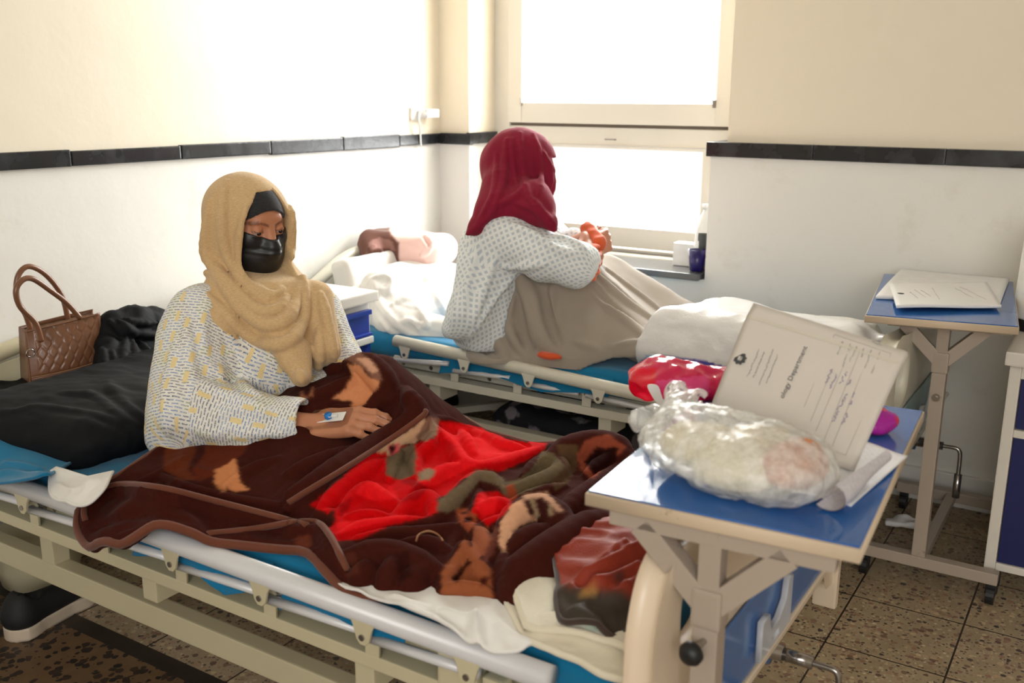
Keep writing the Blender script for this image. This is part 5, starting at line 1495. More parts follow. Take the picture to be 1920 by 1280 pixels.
td([(905, 590), (895, 630), (890, 660)], .018, .016)
td([(915, 600), (912, 640), (910, 665)], -.016, .012)
td([(1030, 560), (1020, 600), (1015, 640)], -.016, .03)
td([(1060, 540), (1050, 580), (1045, 620)], -.010, .04)
td([(1120, 650), (1160, 640), (1210, 645), (1245, 650)], .012, .012)
td([(1165, 575), (1200, 600), (1225, 625)], -.010, .016)
T.extra = lambda X: .004 * fbm(np.concatenate([X, 0 * X[:, :1]], 1), .11, 5, 2)
to = [tuple(T.hit(x, y)[:2]) for x, y in [(868, 640), (885, 668), (925, 672), (975, 670), (1020, 672), (1080, 668), (1110, 658), (1150, 650), (1200, 652), (1240, 655), (1262, 640)]]; print('T', to)
to = [(p.x, p.y) for p in catmull([(a, b, 0) for a, b in to], 4)]
to += [(-1.08, 2.95), (-1.12, 3.15), (-1.3, 3.35), (-1.55, 3.42), (-1.74, 3.3), (-1.82, 3.1), (-1.84, 2.85), (-1.80, 2.70)]
FR = [([(1118, 492), (1160, 525), (1210, 562), (1258, 600)], .015), ([(1108, 505), (1150, 545), (1190, 578), (1245, 612)], .016), ([(1098, 515), (1122, 545), (1150, 580), (1195, 620), (1225, 642)], .020),
      ([(972, 512), (990, 550), (1004, 600), (1016, 635), (1034, 655)], .036), ([(945, 545), (928, 600), (935, 640), (950, 668)], .026), ([(915, 575), (900, 620), (892, 660)], .020), ([(966, 560), (952, 600), (966, 640), (986, 668)], .018),
      ([(1145, 652), (1190, 642), (1240, 650)], .012), ([(1040, 530), (1030, 570), (1040, 620)], .020), ([(1080, 640), (1120, 655)], .014)]
FV = [([(952, 530), (946, 575), (948, 610)], .018), ([(972, 555), (980, 610), (996, 655)], .020), ([(1128, 515), (1175, 552), (1225, 595)], .017), ([(1105, 528), (1140, 565), (1190, 605)], .017), ([(915, 600), (914, 640), (914, 665)], .016), ([(1022, 545), (1030, 600), (1050, 645)], .018)]
T.R = []
ff, a0, a1 = drape(T, to, FR, FV, .030, .012, .010, lambda P: .003 * fbm(P, .09, 7, 2), .007, None, .0)
V, F = sdf_mesh(ff, (a0[0], a0[1], .56), (a1[0], a1[1], 1.02), .0072)
tb = obj('fleece_blanket', np_mesh('fleece_blanket', V, F), M['fleece'])
tag(tb, 'taupe fleece blanket draped over the knees of the woman by the window', 'blanket')

# =================================================================== soft heaps
def heap(name, f, lo, hi, res, mat, label, cat, colorf=None, parent=None):
    V, F = sdf_mesh(f, lo, hi, res)
    o = obj(name, np_mesh(name, V, F, colors=blur_cols(V, F, colorf(V), 1) if colorf else None), mat, parent)
    return tag(o, label, cat) if label else o
def seg_folds(f, lines, r, k, depth, add=0.0, nz=None):
    g = folds(f, lines, r, k, depth)
    if nz is None: return lambda P: smin(f(P) + add, g(P), k)
    return lambda P: smin(f(P) + add, g(P), k) + nz(P)
# white duvet roll at the head of the far bed
A = lambda *q: np.array(PD(*q))
def duv(P):
    d = rbox(P, PX(770, 555, 1, 2.98) + Vector((0, 0, -.04)), (.20, .24, .095), .09, rot(-8))
    d = smin(d, cap(P, PX(715, 545, 1, 2.80), PX(760, 520, 1, 3.15), .085, .075), .06)
    d = smin(d, cap(P, PX(735, 600, 1, 2.74), PX(862, 628, 1, 2.80), .070, .05), .05)
    d = smin(d, ell(P, PX(820, 530, 1, 3.15), (.16, .2, .08)), .06)
    return d
dl = [([(690, 510), (705, 545), (725, 590), (770, 625), (830, 640)], .016), ([(720, 500), (740, 540), (770, 590), (820, 625)], .014), ([(735, 570), (765, 560), (790, 585), (800, 610), (775, 600)], .012), ([(760, 490), (790, 540), (830, 590)], .012),
      ([(690, 530), (700, 520), (725, 515), (735, 530), (720, 545), (708, 535)], .010), ([(712, 600), (740, 625), (780, 640), (840, 642)], .013), ([(800, 520), (820, 560), (845, 600)], .010), ([(745, 610), (770, 600), (790, 625), (770, 632)], .010)]
heap('duvet', seg_folds(duv, dl, .014, .014, .002, .003, lambda P: .005 * fbm(P, (.08, .05, .05), 3, 3)), (-2.72, 2.6, .55), (-1.85, 3.55, .98), .009, M['white_sheet'], 'bunched white duvet behind the woman by the window', 'duvet')
# pillow edge at the headboard of the far bed
heap('pillow', lambda P: rbox(P, (-2.57, 3.02, .70), (.05, .20, .09), .03, rot(0, -16)) + .003 * noise(P, .05, 2), (-2.72, 2.75, .57), (-2.40, 3.3, .86), .008, M['white_sheet'], 'white pillow standing against the headboard of the far bed', 'pillow')
# brown and pink blanket
def bp(P):
    d = rbox(P, PX(745, 462, 1, 3.22), (.24, .12, .07), .055, rot(8, 3))
    d = smin(d, cap(P, PX(690, 455, 1, 3.12), PX(700, 480, 1, 3.06), .055, .05), .03)
    d = smin(d, cap(P, PX(800, 468, 1, 3.2), PX(840, 465, 1, 3.35), .05, .03), .05)
    return d
bpl = [([(665, 445), (668, 470), (672, 492)], .013), ([(668, 435), (690, 428), (700, 440), (690, 446)], .011), ([(690, 425), (700, 432), (712, 440), (722, 430)], .012), ([(728, 428), (745, 445), (745, 480), (742, 490)], .013), ([(690, 470), (705, 460), (735, 470), (742, 482)], .012),
       ([(680, 490), (700, 470), (720, 470)], .011), ([(745, 432), (780, 440), (800, 470), (790, 480)], .011), ([(790, 435), (810, 455), (800, 478)], .010)]
def bpc(V):
    c = paint(V, (236, 200, 192), [([(640, 400), (728, 400), (732, 436), (748, 455), (748, 496), (742, 520), (640, 540)], (104, 70, 60)), ([(690, 455), (712, 444), (735, 452), (742, 470), (715, 465), (695, 470)], (150, 112, 104)), ([(655, 400), (668, 400), (668, 520), (655, 520)], (120, 76, 56))], .6)
    return c
M['fleece2'] = fabric_attr('brown and pink fleece', .9, .2, .3, 400, .15)
heap('folded_blanket', seg_folds(bp, bpl, .012, .010, -.002, .004, lambda P: .004 * fbm(P, .06, 8, 2)), (-2.70, 2.85, .68), (-2.1, 3.58, 1.0), .0075, M['fleece2'], 'brown and pale pink blanket lying on the white duvet at the wall', 'blanket', bpc)

# black pillow and black cloth on the front bed
M['black_cloth'] = basic('black satin cotton', rgb(17, 18, 21), .75, var=.05, bump=.15, bscale=400, spec=.18)
def bpil(P):
    d = rbox(P, (-2.20, 1.60, .622), (.24, .38, .056), .054, rot(4))
    d = smin(d, rbox(P, (-2.45, 1.60, .592), (.22, .38, .024), .022), .05)
    d = smin(d, ell(P, (-2.16, 1.42, .62), (.24, .20, .060)), .05)
    return d
pl = [([(0, 775), (80, 765), (170, 780), (240, 800)], .012), ([(120, 740), (180, 745), (230, 790), (290, 820)], .012), ([(200, 720), (235, 760), (290, 800)], .012), ([(150, 840), (210, 830), (270, 850)], .010), ([(230, 700), (280, 740), (300, 770)], .010), ([(20, 850), (90, 862), (160, 872)], .010), ([(160, 790), (210, 812), (250, 830)], .008)]
heap('pillow', seg_folds(bpil, pl, .012, .018, .006, 0, lambda P: .005 * fbm(P, (.12, .05, .05), 14, 3)), (-2.74, 1.12, .56), (-1.9, 2.1, .80), .008, M['black_cloth'], 'large black pillow at the head of the front bed under the handbag', 'pillow')
def bcl(P):
    d = chain(P, [PX(200, 640, 0, -2.52), PX(215, 612, 0, -2.52), PX(250, 603, 0, -2.52), PX(290, 606, 0, -2.54), PX(315, 640, 0, -2.56)], [.035, .048, .052, .050, .045], .02)
    d = smin(d, cap(P, PX(215, 690, 0, -2.46), PX(300, 672, 0, -2.50), .060, .075), .03)
    d = smin(d, cap(P, PX(200, 650, 0, -2.48), PX(205, 712, 0, -2.42), .040, .045), .02)
    return smax(d, .60 - P[:, 2], .01)
cl = [([(205, 600), (228, 625), (232, 660), (215, 712)], .013), ([(222, 600), (250, 622), (300, 628)], .014), ([(188, 650), (196, 680), (190, 715)], .011), ([(240, 632), (252, 660), (248, 700)], .010), ([(262, 640), (285, 665), (300, 700)], .012), ([(232, 596), (262, 606), (300, 604)], .010), ([(210, 660), (222, 690), (238, 712)], .008)]
heap('folded_cloth', seg_folds(bcl, cl, .012, .010, -.001, .003, lambda P: .005 * fbm(P, .05, 6, 3)), (-2.72, 1.60, .62), (-2.3, 2.1, .92), .006, M['black_cloth'], 'bunched black cloth behind the brown handbag', 'cloth')

# ---- brown handbag
def handbag():
    c = Vector(PX(125, 680, 0, -2.52)); 
    ux = Vector((.36, .93, .0)).normalized()       # along the front face, towards the window
    t = empty('handbag', (c.x, c.y, .70), 'brown quilted leather handbag with two handles on the black pillow', 'handbag')
    O = Vector(PX(62, 745, 0, -2.56)); Bq = Vector(PX(193, 712, 0, -2.50)); TR = Vector(PX(190, 588, 0, -2.50)); TL = Vector(PX(52, 622, 0, -2.56))
    nrm = (Bq - O).cross(TL - O).normalized()
    if nrm.dot(CP - O) < 0: nrm = -nrm
    leather = NT('brown leather'); n = leather.noise(7, detail=3)
    leather.set(Base_Color=leather.mix(n, rgb(134, 92, 66), rgb(106, 70, 50)), Roughness=.28); leather.bump(leather.noise(160, detail=3), .12, .001); leather = leather.m
    nu, nv = 90, 70; D = .115
    V = []; F = []
    def P(u, v, w):   # u along, v up, w depth
        a = O.lerp(Bq, u); b = TL.lerp(TR, u); p = a.lerp(b, v)
        bulge = .020 * math.sin(PI * min(max(u, 0), 1)) * math.sin(PI * min(v * .85 + .1, 1))
        return p - nrm * (w * (1 - .45 * v) + .02 * v) + nrm * bulge * (1 - w / D * 2)
    # front face with quilting relief
    grid = []
    for j in range(nv + 1):
        row = []
        for i in range(nu + 1):
            u, v = i / nu, j / nv; p = P(u, v, 0); h = 0
            if v > .30 and .10 < u < .985:
                s = u * .26 / .036; q = v * .19 / .052
                dd = min(abs(((s + .5 * math.sin(2 * PI * q) * .5 + .25) % 1) - .5), abs(((s - .5 * math.sin(2 * PI * q) * .5 + .25) % 1) - .5)) 
                g1 = ((s + .25 * math.sin(2 * PI * q)) % 1); g2 = ((s + .5 - .25 * math.sin(2 * PI * q)) % 1)
                dd = min(min(g1, 1 - g1), min(g2, 1 - g2)); h = .0028 * min(1, dd * 5) ** .6
            elif abs(v - .30) < .012: h = -.002
            elif v < .3: h = .003
            row.append(p + nrm * h)
        grid.append(row)
    for j in range(nv + 1):
        for i in range(nu + 1): V.append(grid[j][i])
    W1 = nu + 1
    for j in range(nv):
        for i in range(nu): F.append((j * W1 + i, j * W1 + i + 1, (j + 1) * W1 + i + 1, (j + 1) * W1 + i))
    me = bpy.data.meshes.new('front_panel'); me.from_pydata(V, [], F)
    fp = obj('front_panel', me, leather, t, True); md = fp.modifiers.new('s', 'SOLIDIFY'); md.thickness = .004
    # shell: sides, back, bottom
    V = []; F = []; ns, nt = 24, 16
    path = [(0, 0), (0, .25), (0, .5), (0, .75), (0, 1), (.25, 1), (.5, 1), (.75, 1), (1, 1), (1, .75), (1, .5), (1, .25), (1, 0)]
    for j in range(nt + 1):
        v = j / nt
        for (a, b) in path:
            dent = .012 * math.sin(PI * b) * (1 if a in (0, 1) else 0) * v
            V.append(P(a + (dent * 4 if a == 0 else (-dent * 4 if a == 1 else 0)), v * (1 - (.04 if 0 < b else 0) * math.sin(PI * b) * (a in (0, 1))), b * D))
    W2 = len(path)
    for j in range(nt):
        for i in range(W2 - 1): F.append((j * W2 + i, j * W2 + i + 1, (j + 1) * W2 + i + 1, (j + 1) * W2 + i))
    F.append(tuple(range(W2))[::-1])
    me = bpy.data.meshes.new('body'); me.from_pydata(V, [], F); b_ = obj('body', me, leather, t, True); md = b_.modifiers.new('s', 'SOLIDIFY'); md.thickness = .004
    # inner top closing
    V = []; F = []
    for j in range(9):
        for i in range(21):
            u = i / 20; w = .08 + .84 * j / 8; V.append(P(.02 + .96 * u, .955 - .02 * math.sin(PI * w) + .004 * math.sin(u * 40), w * D))
    for j in range(8):
        for i in range(20): F.append((j * 21 + i, j * 21 + i + 1, (j + 1) * 21 + i + 1, (j + 1) * 21 + i))
    me = bpy.data.meshes.new('lining'); me.from_pydata(V, [], F); obj('lining', me, basic('tan lining', rgb(120, 88, 66), .7), t, True)
    # seams
    g = bmesh.new(); bm_tube(g, [P(u / 20, .985, -.001) + nrm * .003 for u in range(21)], .0018, 6)
    obj('top_seam', g, leather, t, True)
    g = bmesh.new(); bm_tube(g, [P(u / 20, .30, -.001) + nrm * .002 for u in range(21)], .0014, 6); obj('stitch_line', g, basic('light stitching', rgb(166, 124, 92), .6), t, True)
    # handles
    def hd(pts, ax): 
        w = [Vector(PX(a, b, 0, ax)) for a, b in pts]; return catmull(w, 8)
    ha = hd([(78, 640), (66, 605), (38, 575), (30, 545), (42, 525), (62, 523), (95, 545), (125, 568), (150, 596)], -2.50)
    obj('handle', tube(ha, .0078, 12), leather, t, True)
    hb = hd([(60, 625), (48, 590), (32, 560), (33, 520), (50, 500), (75, 507), (100, 530), (118, 560), (128, 600)], -2.60)
    obj('handle', tube(hb, .0078, 12), leather, t, True)
    # D ring
    rc = Vector(PX(57, 662, 0, -2.545)); g = bmesh.new()
    e1, e2 = Vector((0, .012, 0)), Vector((0, 0, .011))
    bm_tube(g, [rc + e1 * math.cos(a) + e2 * math.sin(a) for a in [2 * PI * k / 20 for k in range(20)]], .0018, 8, closed=True)
    obj('ring', g, M['steel'], t, True)
handbag()
# =================================================================== things on the front overbed table
ZT = .8625
def film(name, tint, a_t=.5, white=(.9, .9, .9, 1), rough=.12, streak=40):
    """thin translucent plastic: part clear, part milky, glossy"""
    t = NT(name)
    tr = t.node('ShaderNodeBsdfTransparent'); tr.inputs[0].default_value = tint
    t.set(Base_Color=white, Roughness=rough); t.p.inputs['Specular IOR Level'].default_value = .7
    n = t.noise(streak, detail=4, rough=.65)
    f = t.math('MULTIPLY_ADD', t.ramp(n, [(.35, (0, 0, 0, 1)), (.7, (1, 1, 1, 1))]), .35, a_t)
    t.bump(t.noise(streak * 2.2, detail=4, rough=.7), .5, .006)
    mx = t.node('ShaderNodeMixShader'); t.link(f, mx.inputs[0]); t.link(tr.outputs[0], mx.inputs[1]); t.link(t.p.outputs[0], mx.inputs[2])
    t.link(mx.outputs[0], t.out.inputs[0]); return t.m
def clear_bag():
    knot = np.array(PX(1262, 765, 2, .935)); c = np.array(PX(1372, 848, 2, ZT + .042))
    ax = n_(np.array(PX(1500, 880, 2, .9)) - np.array(PX(1240, 800, 2, .9)))
    def f(P):
        R_ = rot(math.degrees(math.atan2(ax[1], ax[0])))
        d = ell(P, c, (.148, .105, .042), R_)
        d = smin(d, ell(P, c + ax * .055 + np.array([.0, 0, .0]), (.095, .088, .048)), .03)
        d = smin(d, cap(P, c - ax * .04 + np.array([0, 0, .005]), knot, .040, .012), .05)
        V_ = P - knot; r = np.linalg.norm(V_, axis=1) + 1e-6
        st = np.abs(noise(V_ / r[:, None], .11, 4)) - .35
        d = d + np.clip(r / .1, 0, 1) * np.clip(1.4 - r / .22, .25, 1) * .010 * st
        d = d + .008 * (np.abs(noise(P, (.035, .05, .05), 9)) - .4) + .004 * (np.abs(noise(P, .018, 12)) - .4)
        # flared ends above the knot
        for e, w in ((PD(1200, 785, 1.62), .020), (PD(1225, 822, 1.58), .014), (PD(1270, 735, 1.64), .020), (PD(1310, 742, 1.63), .014)):
            e = np.array(e); dd = cap(P, knot, e, .009, w); dd = np.maximum(dd, -(dd + .003)) + .006 * noise(P, .016, 7)
            d = smin(d, dd, .008)
        return smax(d, ZT + .001 - P[:, 2], .004)
    V, F = sdf_mesh(f, c - [.24, .22, .10], c + [.24, .22, .17], .0045)
    b = obj('plastic_bag', np_mesh('plastic_bag', V, F), film('crinkled clear plastic', (.97, .97, .95, 1), .30, (.92, .92, .90, 1), .16, 34))
    tag(b, 'knotted clear plastic bag of bread on the front overbed table', 'bag')
    g = np.array([0, 0, 1.0])
    items = [((-.055, .0, .002), (.060, .060, .030), (226, 214, 178)), ((.025, -.030, .0), (.065, .050, .034), (232, 222, 188)), ((.030, .042, .010), (.065, .044, .030), (222, 208, 170)), ((.100, .010, .012), (.040, .060, .034), (206, 130, 74))]
    side = np.array([-ax[1], ax[0], 0])
    for i, (o, r, cl) in enumerate(items):
        p0 = c + ax * o[0] + side * o[1] + g * (o[2] - .004)
        ff = lambda P, p0=p0, r=r: smax(ell(P, p0, r, rot(math.degrees(math.atan2(ax[1], ax[0])))) + .005 * fbm(P, .035, 3 + i, 2), ZT + .006 - P[:, 2], .006)
        V, F = sdf_mesh(ff, p0 - .09, p0 + .09, .006)
        q = obj('bread_roll' if i < 3 else 'wrapped_food', np_mesh('bread', V, F), basic('bread crust %d' % i, rgb(*cl), .7, bump=.2, bscale=90))
        tag(q, ['pale flat bread at the knotted end inside the clear bag', 'pale flat bread in front inside the clear bag', 'pale flat bread behind the others inside the clear bag', 'orange brown packet at the folder end inside the clear bag'][i], 'food')
clear_bag()
# red and pink bag behind
def pinkbag():
    a = np.array(PX(1240, 745, 1, 1.66)); b = np.array(PX(1420, 770, 1, 1.70)); e = np.array(PX(1620, 830, 1, 1.66)); k = np.array(PX(1196, 722, 1, 1.63))
    for q in (a, b, e): q[2] = ZT + .028
    def f(P):
        d = ell(P, a + [.02, 0, .004], (.085, .070, .034)); d = smin(d, ell(P, b, (.12, .060, .036)), .03); d = smin(d, ell(P, e - [.02, 0, .010], (.070, .045, .028)), .03)
        d = smin(d, cap(P, k + [.02, 0, -.01], a, .012, .035), .03)
        d = smin(d, cap(P, k, np.array(PX(1215, 760, 1, 1.60)), .010, .012), .02)
        d = d + .006 * (np.abs(noise(P, (.05, .03, .03), 9)) - .4) + .003 * noise(P, .02, 2)
        return smax(d, ZT + .001 - P[:, 2], .003)
    V, F = sdf_mesh(f, (-.85, 1.5, .85), (-.15, 1.82, .96), .005)
    x, y = to_px(V)
    c = paint(V, (214, 30, 84), [([(1180, 690), (1230, 690), (1225, 770), (1180, 780)], (230, 16, 50)), ([(1230, 715), (1330, 700), (1330, 735), (1240, 760)], (226, 70, 130)), ([(1500, 760), (1680, 770), (1680, 900), (1500, 900)], (176, 40, 160)), ([(1620, 825), (1680, 825), (1680, 900), (1600, 900)], (110, 50, 150))], 1)
    t = NT('glossy red plastic'); at = t.node('ShaderNodeAttribute', attribute_name='pattern')
    t.set(Base_Color=at.outputs['Color'], Roughness=.14); t.bump(t.noise(60, detail=3), .3, .004)
    tr = t.node('ShaderNodeBsdfTransparent'); tr.inputs[0].default_value = rgb(250, 90, 130); mx = t.node('ShaderNodeMixShader', i_0=.8); t.link(tr.outputs[0], mx.inputs[1]); t.link(t.p.outputs[0], mx.inputs[2]); t.link(mx.outputs[0], t.out.inputs[0])
    o = obj('plastic_bag', np_mesh('plastic_bag', V, F, colors=c), t.m)
    tag(o, 'glossy red and pink plastic bag lying behind the folder', 'bag')
    q = PX(1222, 735, 1, 1.59)
    fr = (Vector(PX(1232, 742, 1, 1.575)), Vector((.95, .2, 0)), Vector((-.15, 0, 1)))
    obj('white_print', plate(cat2([(-.016, .018), (.002, .020), (.008, .005), (.012, -.022), (.004, -.020), (-.008, -.004)], 5), [], .002, .0006, fr), M['white_plastic'], o)
pinkbag()

# folder leaning on the bags
def folder():
    BR_ = Vector(PX(1598, 882, 2, ZT + .012)); BL = Vector(PX(1318, 797, 2, ZT + .012))
    def far(px, py, base, L):
        best = None
        for k in range(4000):
            d = .9 + k * .0004; p = PD(px, py, d)
            e = abs((p - base).length - L)
            if best is None or e < best[0] - 1e-5 or (e < .0006 and p.y > base.y): best = (e, p)
            if e < .0006 and p.y > base.y and p.z > base.z: return p
        return best[1]
    TR = far(1700, 657, BR_, .215); TL = far(1410, 565, BL, .215)
    t = empty('medical_folder', BL, 'grey cardboard patient folder with printed form leaning behind the clear bag', 'folder')
    U = (BR_ - BL); Vv = ((TL - BL) + (TR - BR_)) / 2
    N = U.cross(Vv).normalized()
    if N.dot(CP - BL) < 0: N = -N
    def S_(u, v, w=0): 
        p = (BL.lerp(BR_, u)).lerp(TL.lerp(TR, u), v)
        return p + N * (w + .004 * math.sin(u * 3.1) - (.006 * max(0, v - .86) / .14))
    def sheet(name, u0, u1, v0, v1, w, th, mat, par):
        V = []; F = []; nu, nv = 24, 18
        for s_ in (0, 1):
            for j in range(nv + 1):
                for i in range(nu + 1): V.append(S_(u0 + (u1 - u0) * i / nu, v0 + (v1 - v0) * j / nv, w - th * s_))
        W_ = nu + 1; K = W_ * (nv + 1)
        for j in range(nv):
            for i in range(nu):
                q = (j * W_ + i, j * W_ + i + 1, (j + 1) * W_ + i + 1, (j + 1) * W_ + i); F.append(q); F.append(tuple(k + K for k in q[::-1]))
        ring = [i for i in range(W_)] + [j * W_ + nu for j in range(1, nv + 1)] + [nv * W_ + i for i in range(nu - 1, -1, -1)] + [j * W_ for j in range(nv - 1, 0, -1)]
        for a, b in zip(ring, ring[1:] + ring[:1]): F.append((a, a + K, b + K, b))
        me = bpy.data.meshes.new(name); me.from_pydata([tuple(v) for v in V], [], F); return obj(name, me, mat, par, True)
    card = basic('grey card', rgb(208, 200, 190), .7, var=.03, scale=5)
    cov = sheet('front_cover', 0, 1, 0, 1, 0, .0012, card, t)
    sheet('pages', .01, .985, .01, .97, -.0018, .005, M['white_plastic'], t)
    sheet('back_cover', .0, .995, .0, .99, -.0075, .0012, card, t)
    sheet('tape_strip', .0, .99, .875, .90, .0006, .0004, basic('glued strip', rgb(214, 206, 190), .45), cov)
    # plane coordinates of a pixel on the cover
    def uvat(px, py):
        u, v = .5, .5
        for _ in range(12):
            def q(a, b): t_ = to_px(np.array(S_(a, b))[None]); return np.array([t_[0][0], t_[1][0]])
            f0 = q(u, v); J_ = np.stack([(q(u + .01, v) - f0) / .01, (q(u, v + .01) - f0) / .01], 1)
            du = np.linalg.solve(J_, np.array([px, py]) - f0); u += du[0]; v += du[1]
        return u, v
    def on(px, py, w=.0008):
        return S_(*uvat(px, py), w)
    ink = basic('printed ink', rgb(84, 82, 84), .7); pen = basic('violet pen', rgb(116, 92, 150), .6); line = basic('printed rule', rgb(150, 144, 140), .7)
    rs = random.Random(5)
    def scrib(name, L, mat, amp=.0016, r=.00035, par=cov):
        bm = bmesh.new()
        for a, b in L:
            A_, B_ = on(*a), on(*b); n = max(6, int((B_ - A_).length / .0012)); per = N.cross((B_ - A_).normalized()); pts = []
            for i in range(n + 1):
                if rs.random() < .16 and len(pts) > 2:
                    bm_tube(bm, pts, r, 4); pts = []
                pts.append(A_.lerp(B_, i / n) + per * rs.uniform(-amp, amp))
            if len(pts) > 1: bm_tube(bm, pts, r, 4)
        return obj(name, bm, mat, par)
    bl_, br_ = Vector(on(1470, 748)), Vector(on(1518, 645)); ud = (br_ - bl_).normalized(); vd = N.cross(ud).normalized()
    obj('printed_title', text_mesh('ology Department', (br_ - bl_).length / 7.9, (bl_ + N * .0012, ud, vd), .0001), ink, cov)
    scrib('printed_heading', [((1402, 706), (1424, 655)), ((1413, 708), (1434, 660)), ((1424, 722), (1450, 655)), ((1437, 718), (1459, 665))], ink)
    scrib('printed_caption', [((1570, 665), (1580, 640)), ((1580, 688), (1594, 645)), ((1593, 678), (1607, 650)), ((1615, 670), (1620, 652)), ((1622, 690), (1634, 656)), ((1634, 700), (1650, 660)), ((1636, 640), (1652, 648))], ink, .0012)
    scrib('handwriting', [((1549, 718), (1560, 692)), ((1556, 728), (1570, 702)), ((1576, 720), (1588, 697)), ((1590, 722), (1596, 712)), ((1598, 745), (1603, 735)), ((1562, 790), (1588, 738)), ((1580, 795), (1590, 775)), ((1594, 758), (1598, 752))], pen, .0026, .0005)
    g = bmesh.new()
    for a, b in (((1565, 627), (1508, 763)), ((1582, 640), (1520, 790)), ((1597, 650), (1530, 808)), ((1612, 660), (1545, 826)), ((1632, 660), (1560, 838)), ((1671, 663), (1586, 853)), ((1565, 627), (1671, 663)), ((1586, 853), (1536, 836))):
        bm_tube(g, [on(*a), on(*b)], .00028, 4)
    obj('printed_form', g, line, cov)
    # round crest: dark wreath with pale centre
    cc = Vector(on(1388, 672)); k = .0115
    wr = [(k * (1 + .10 * math.sin(9 * a)) * math.cos(a) * (.9), k * (1 + .10 * math.sin(9 * a)) * math.sin(a)) for a in [2 * PI * j / 72 for j in range(72)]]
    cr = obj('printed_crest', plate(wr, [[(x * .42, y * .42) for x, y in rrect(-.010, -.010, .010, .010, .008)]], .0004, .0001, (cc + N * .0004, ud, vd)), basic('crest ink', rgb(70, 72, 72), .7), cov)
    scrib('crest_detail', [((1386, 676), (1391, 667))], ink, .0012, .0005, cr)
folder()

# loose papers under the folder
def quad(name, pts, z, th, mat, parent=None, lift=None, label=None, cat=None, n=20):
    """thin sheet from four pixel corners at height z"""
    C_ = [Vector(PX(x, y, 2, z)) for x, y in pts]; V = []; F = []
    for s_ in (0, 1):
        for j in range(n + 1):
            for i in range(n + 1):
                u, v = i / n, j / n; p = C_[0].lerp(C_[1], u).lerp(C_[3].lerp(C_[2], u), v)
                h = lift(u, v) if lift else 0
                V.append((p.x, p.y, p.z + h - th * s_))
    W_ = n + 1; K = W_ * W_
    for j in range(n):
        for i in range(n):
            q = (j * W_ + i, j * W_ + i + 1, (j + 1) * W_ + i + 1, (j + 1) * W_ + i); F.append(q); F.append(tuple(k + K for k in q[::-1]))
    ring = [i for i in range(W_)] + [j * W_ + n for j in range(1, n + 1)] + [n * W_ + i for i in range(n - 1, -1, -1)] + [j * W_ for j in range(n - 1, 0, -1)]
    for a, b in zip(ring, ring[1:] + ring[:1]): F.append((a, a + K, b + K, b))
    me = bpy.data.meshes.new(name); me.from_pydata(V, [], F); o = obj(name, me, mat, parent, True)
    me.validate()
    if label: tag(o, label, cat)
    return o
def paper_mat(name, col=rgb(232, 232, 234), dens=.5, sc=(260, 34, 1), ang=0.3, ink=rgb(150, 150, 160)):
    t = NT(name); mp = t.node('ShaderNodeMapping'); t.link(t.coord(), mp.inputs[0]); mp.inputs['Rotation'].default_value = (0, 0, ang)
    w = t.node('ShaderNodeTexBrick', i_Scale=1.0); t.link(mp.outputs[0], w.inputs['Vector']); w.inputs['Brick Width'].default_value = .016; w.inputs['Row Height'].default_value = .006; w.inputs['Mortar Size'].default_value = .0022; w.inputs['Mortar Smooth'].default_value = 0
    n = t.noise(500, detail=1); n2 = t.noise(14, detail=1)
    f = t.math('MULTIPLY', t.math('LESS_THAN', w.outputs['Fac'], .5), t.math('MULTIPLY', t.math('GREATER_THAN', n, .5), t.math('GREATER_THAN', n2, .46)))
    t.set(Base_Color=t.mix(t.math('MULTIPLY', f, dens), col, ink), Roughness=.6); return t.m
M['paper'] = paper_mat('printed paper')
M['paper_plain'] = basic('plain paper', rgb(236, 236, 238), .6, var=.02)
quad('paper_sheet', [(1590, 822), (1702, 858), (1596, 945), (1490, 905)], ZT + .0035, .0008, M['paper'], None, lambda u, v: .006 * u * (1 - v) + .003 * math.sin(u * 5), 'printed paper sheet under the folder, overhanging the table edge', 'paper')
quad('paper_sheet', [(1560, 850), (1640, 860), (1585, 936), (1480, 925)], ZT + .007, .0008, M['paper_plain'], None, lambda u, v: .004 * math.sin(u * 4 + v), 'plain paper sheet between folder and clear bag', 'paper')
# rolled page
def rolled():
    a = Vector(PX(1552, 930, 2, ZT + .022)); b = Vector(PX(1655, 853, 2, ZT + .030)); d = (b - a).normalized(); s_ = Vector((-d.y, d.x, 0)); up = Vector((0, 0, 1)); V = []; F = []; nu, nv = 22, 24
    for k_ in (0, 1):
        for j in range(nv + 1):
            for i in range(nu + 1):
                t_ = i / nu; an = -2.2 + 3.4 * j / nv; r = (.020 - .010 * t_) * (1 + .08 * math.sin(7 * t_)) - .0008 * k_
                V.append(tuple(a.lerp(b, t_) - s_ * (math.cos(an) * r * 1.3) + up * (math.sin(an) * r)))
    W_ = nu + 1; K = W_ * (nv + 1)
    for j in range(nv):
        for i in range(nu):
            q = (j * W_ + i, j * W_ + i + 1, (j + 1) * W_ + i + 1, (j + 1) * W_ + i); F.append(q); F.append(tuple(x + K for x in q[::-1]))
    me = bpy.data.meshes.new('rolled_page'); me.from_pydata(V, [], F); o = obj('rolled_page', me, paper_mat('lilac printed page', rgb(206, 202, 208), .6, ink=rgb(130, 128, 140)), None, True)
    tag(o, 'curled lilac grey printed page beside the lower corner of the folder', 'paper')
rolled()

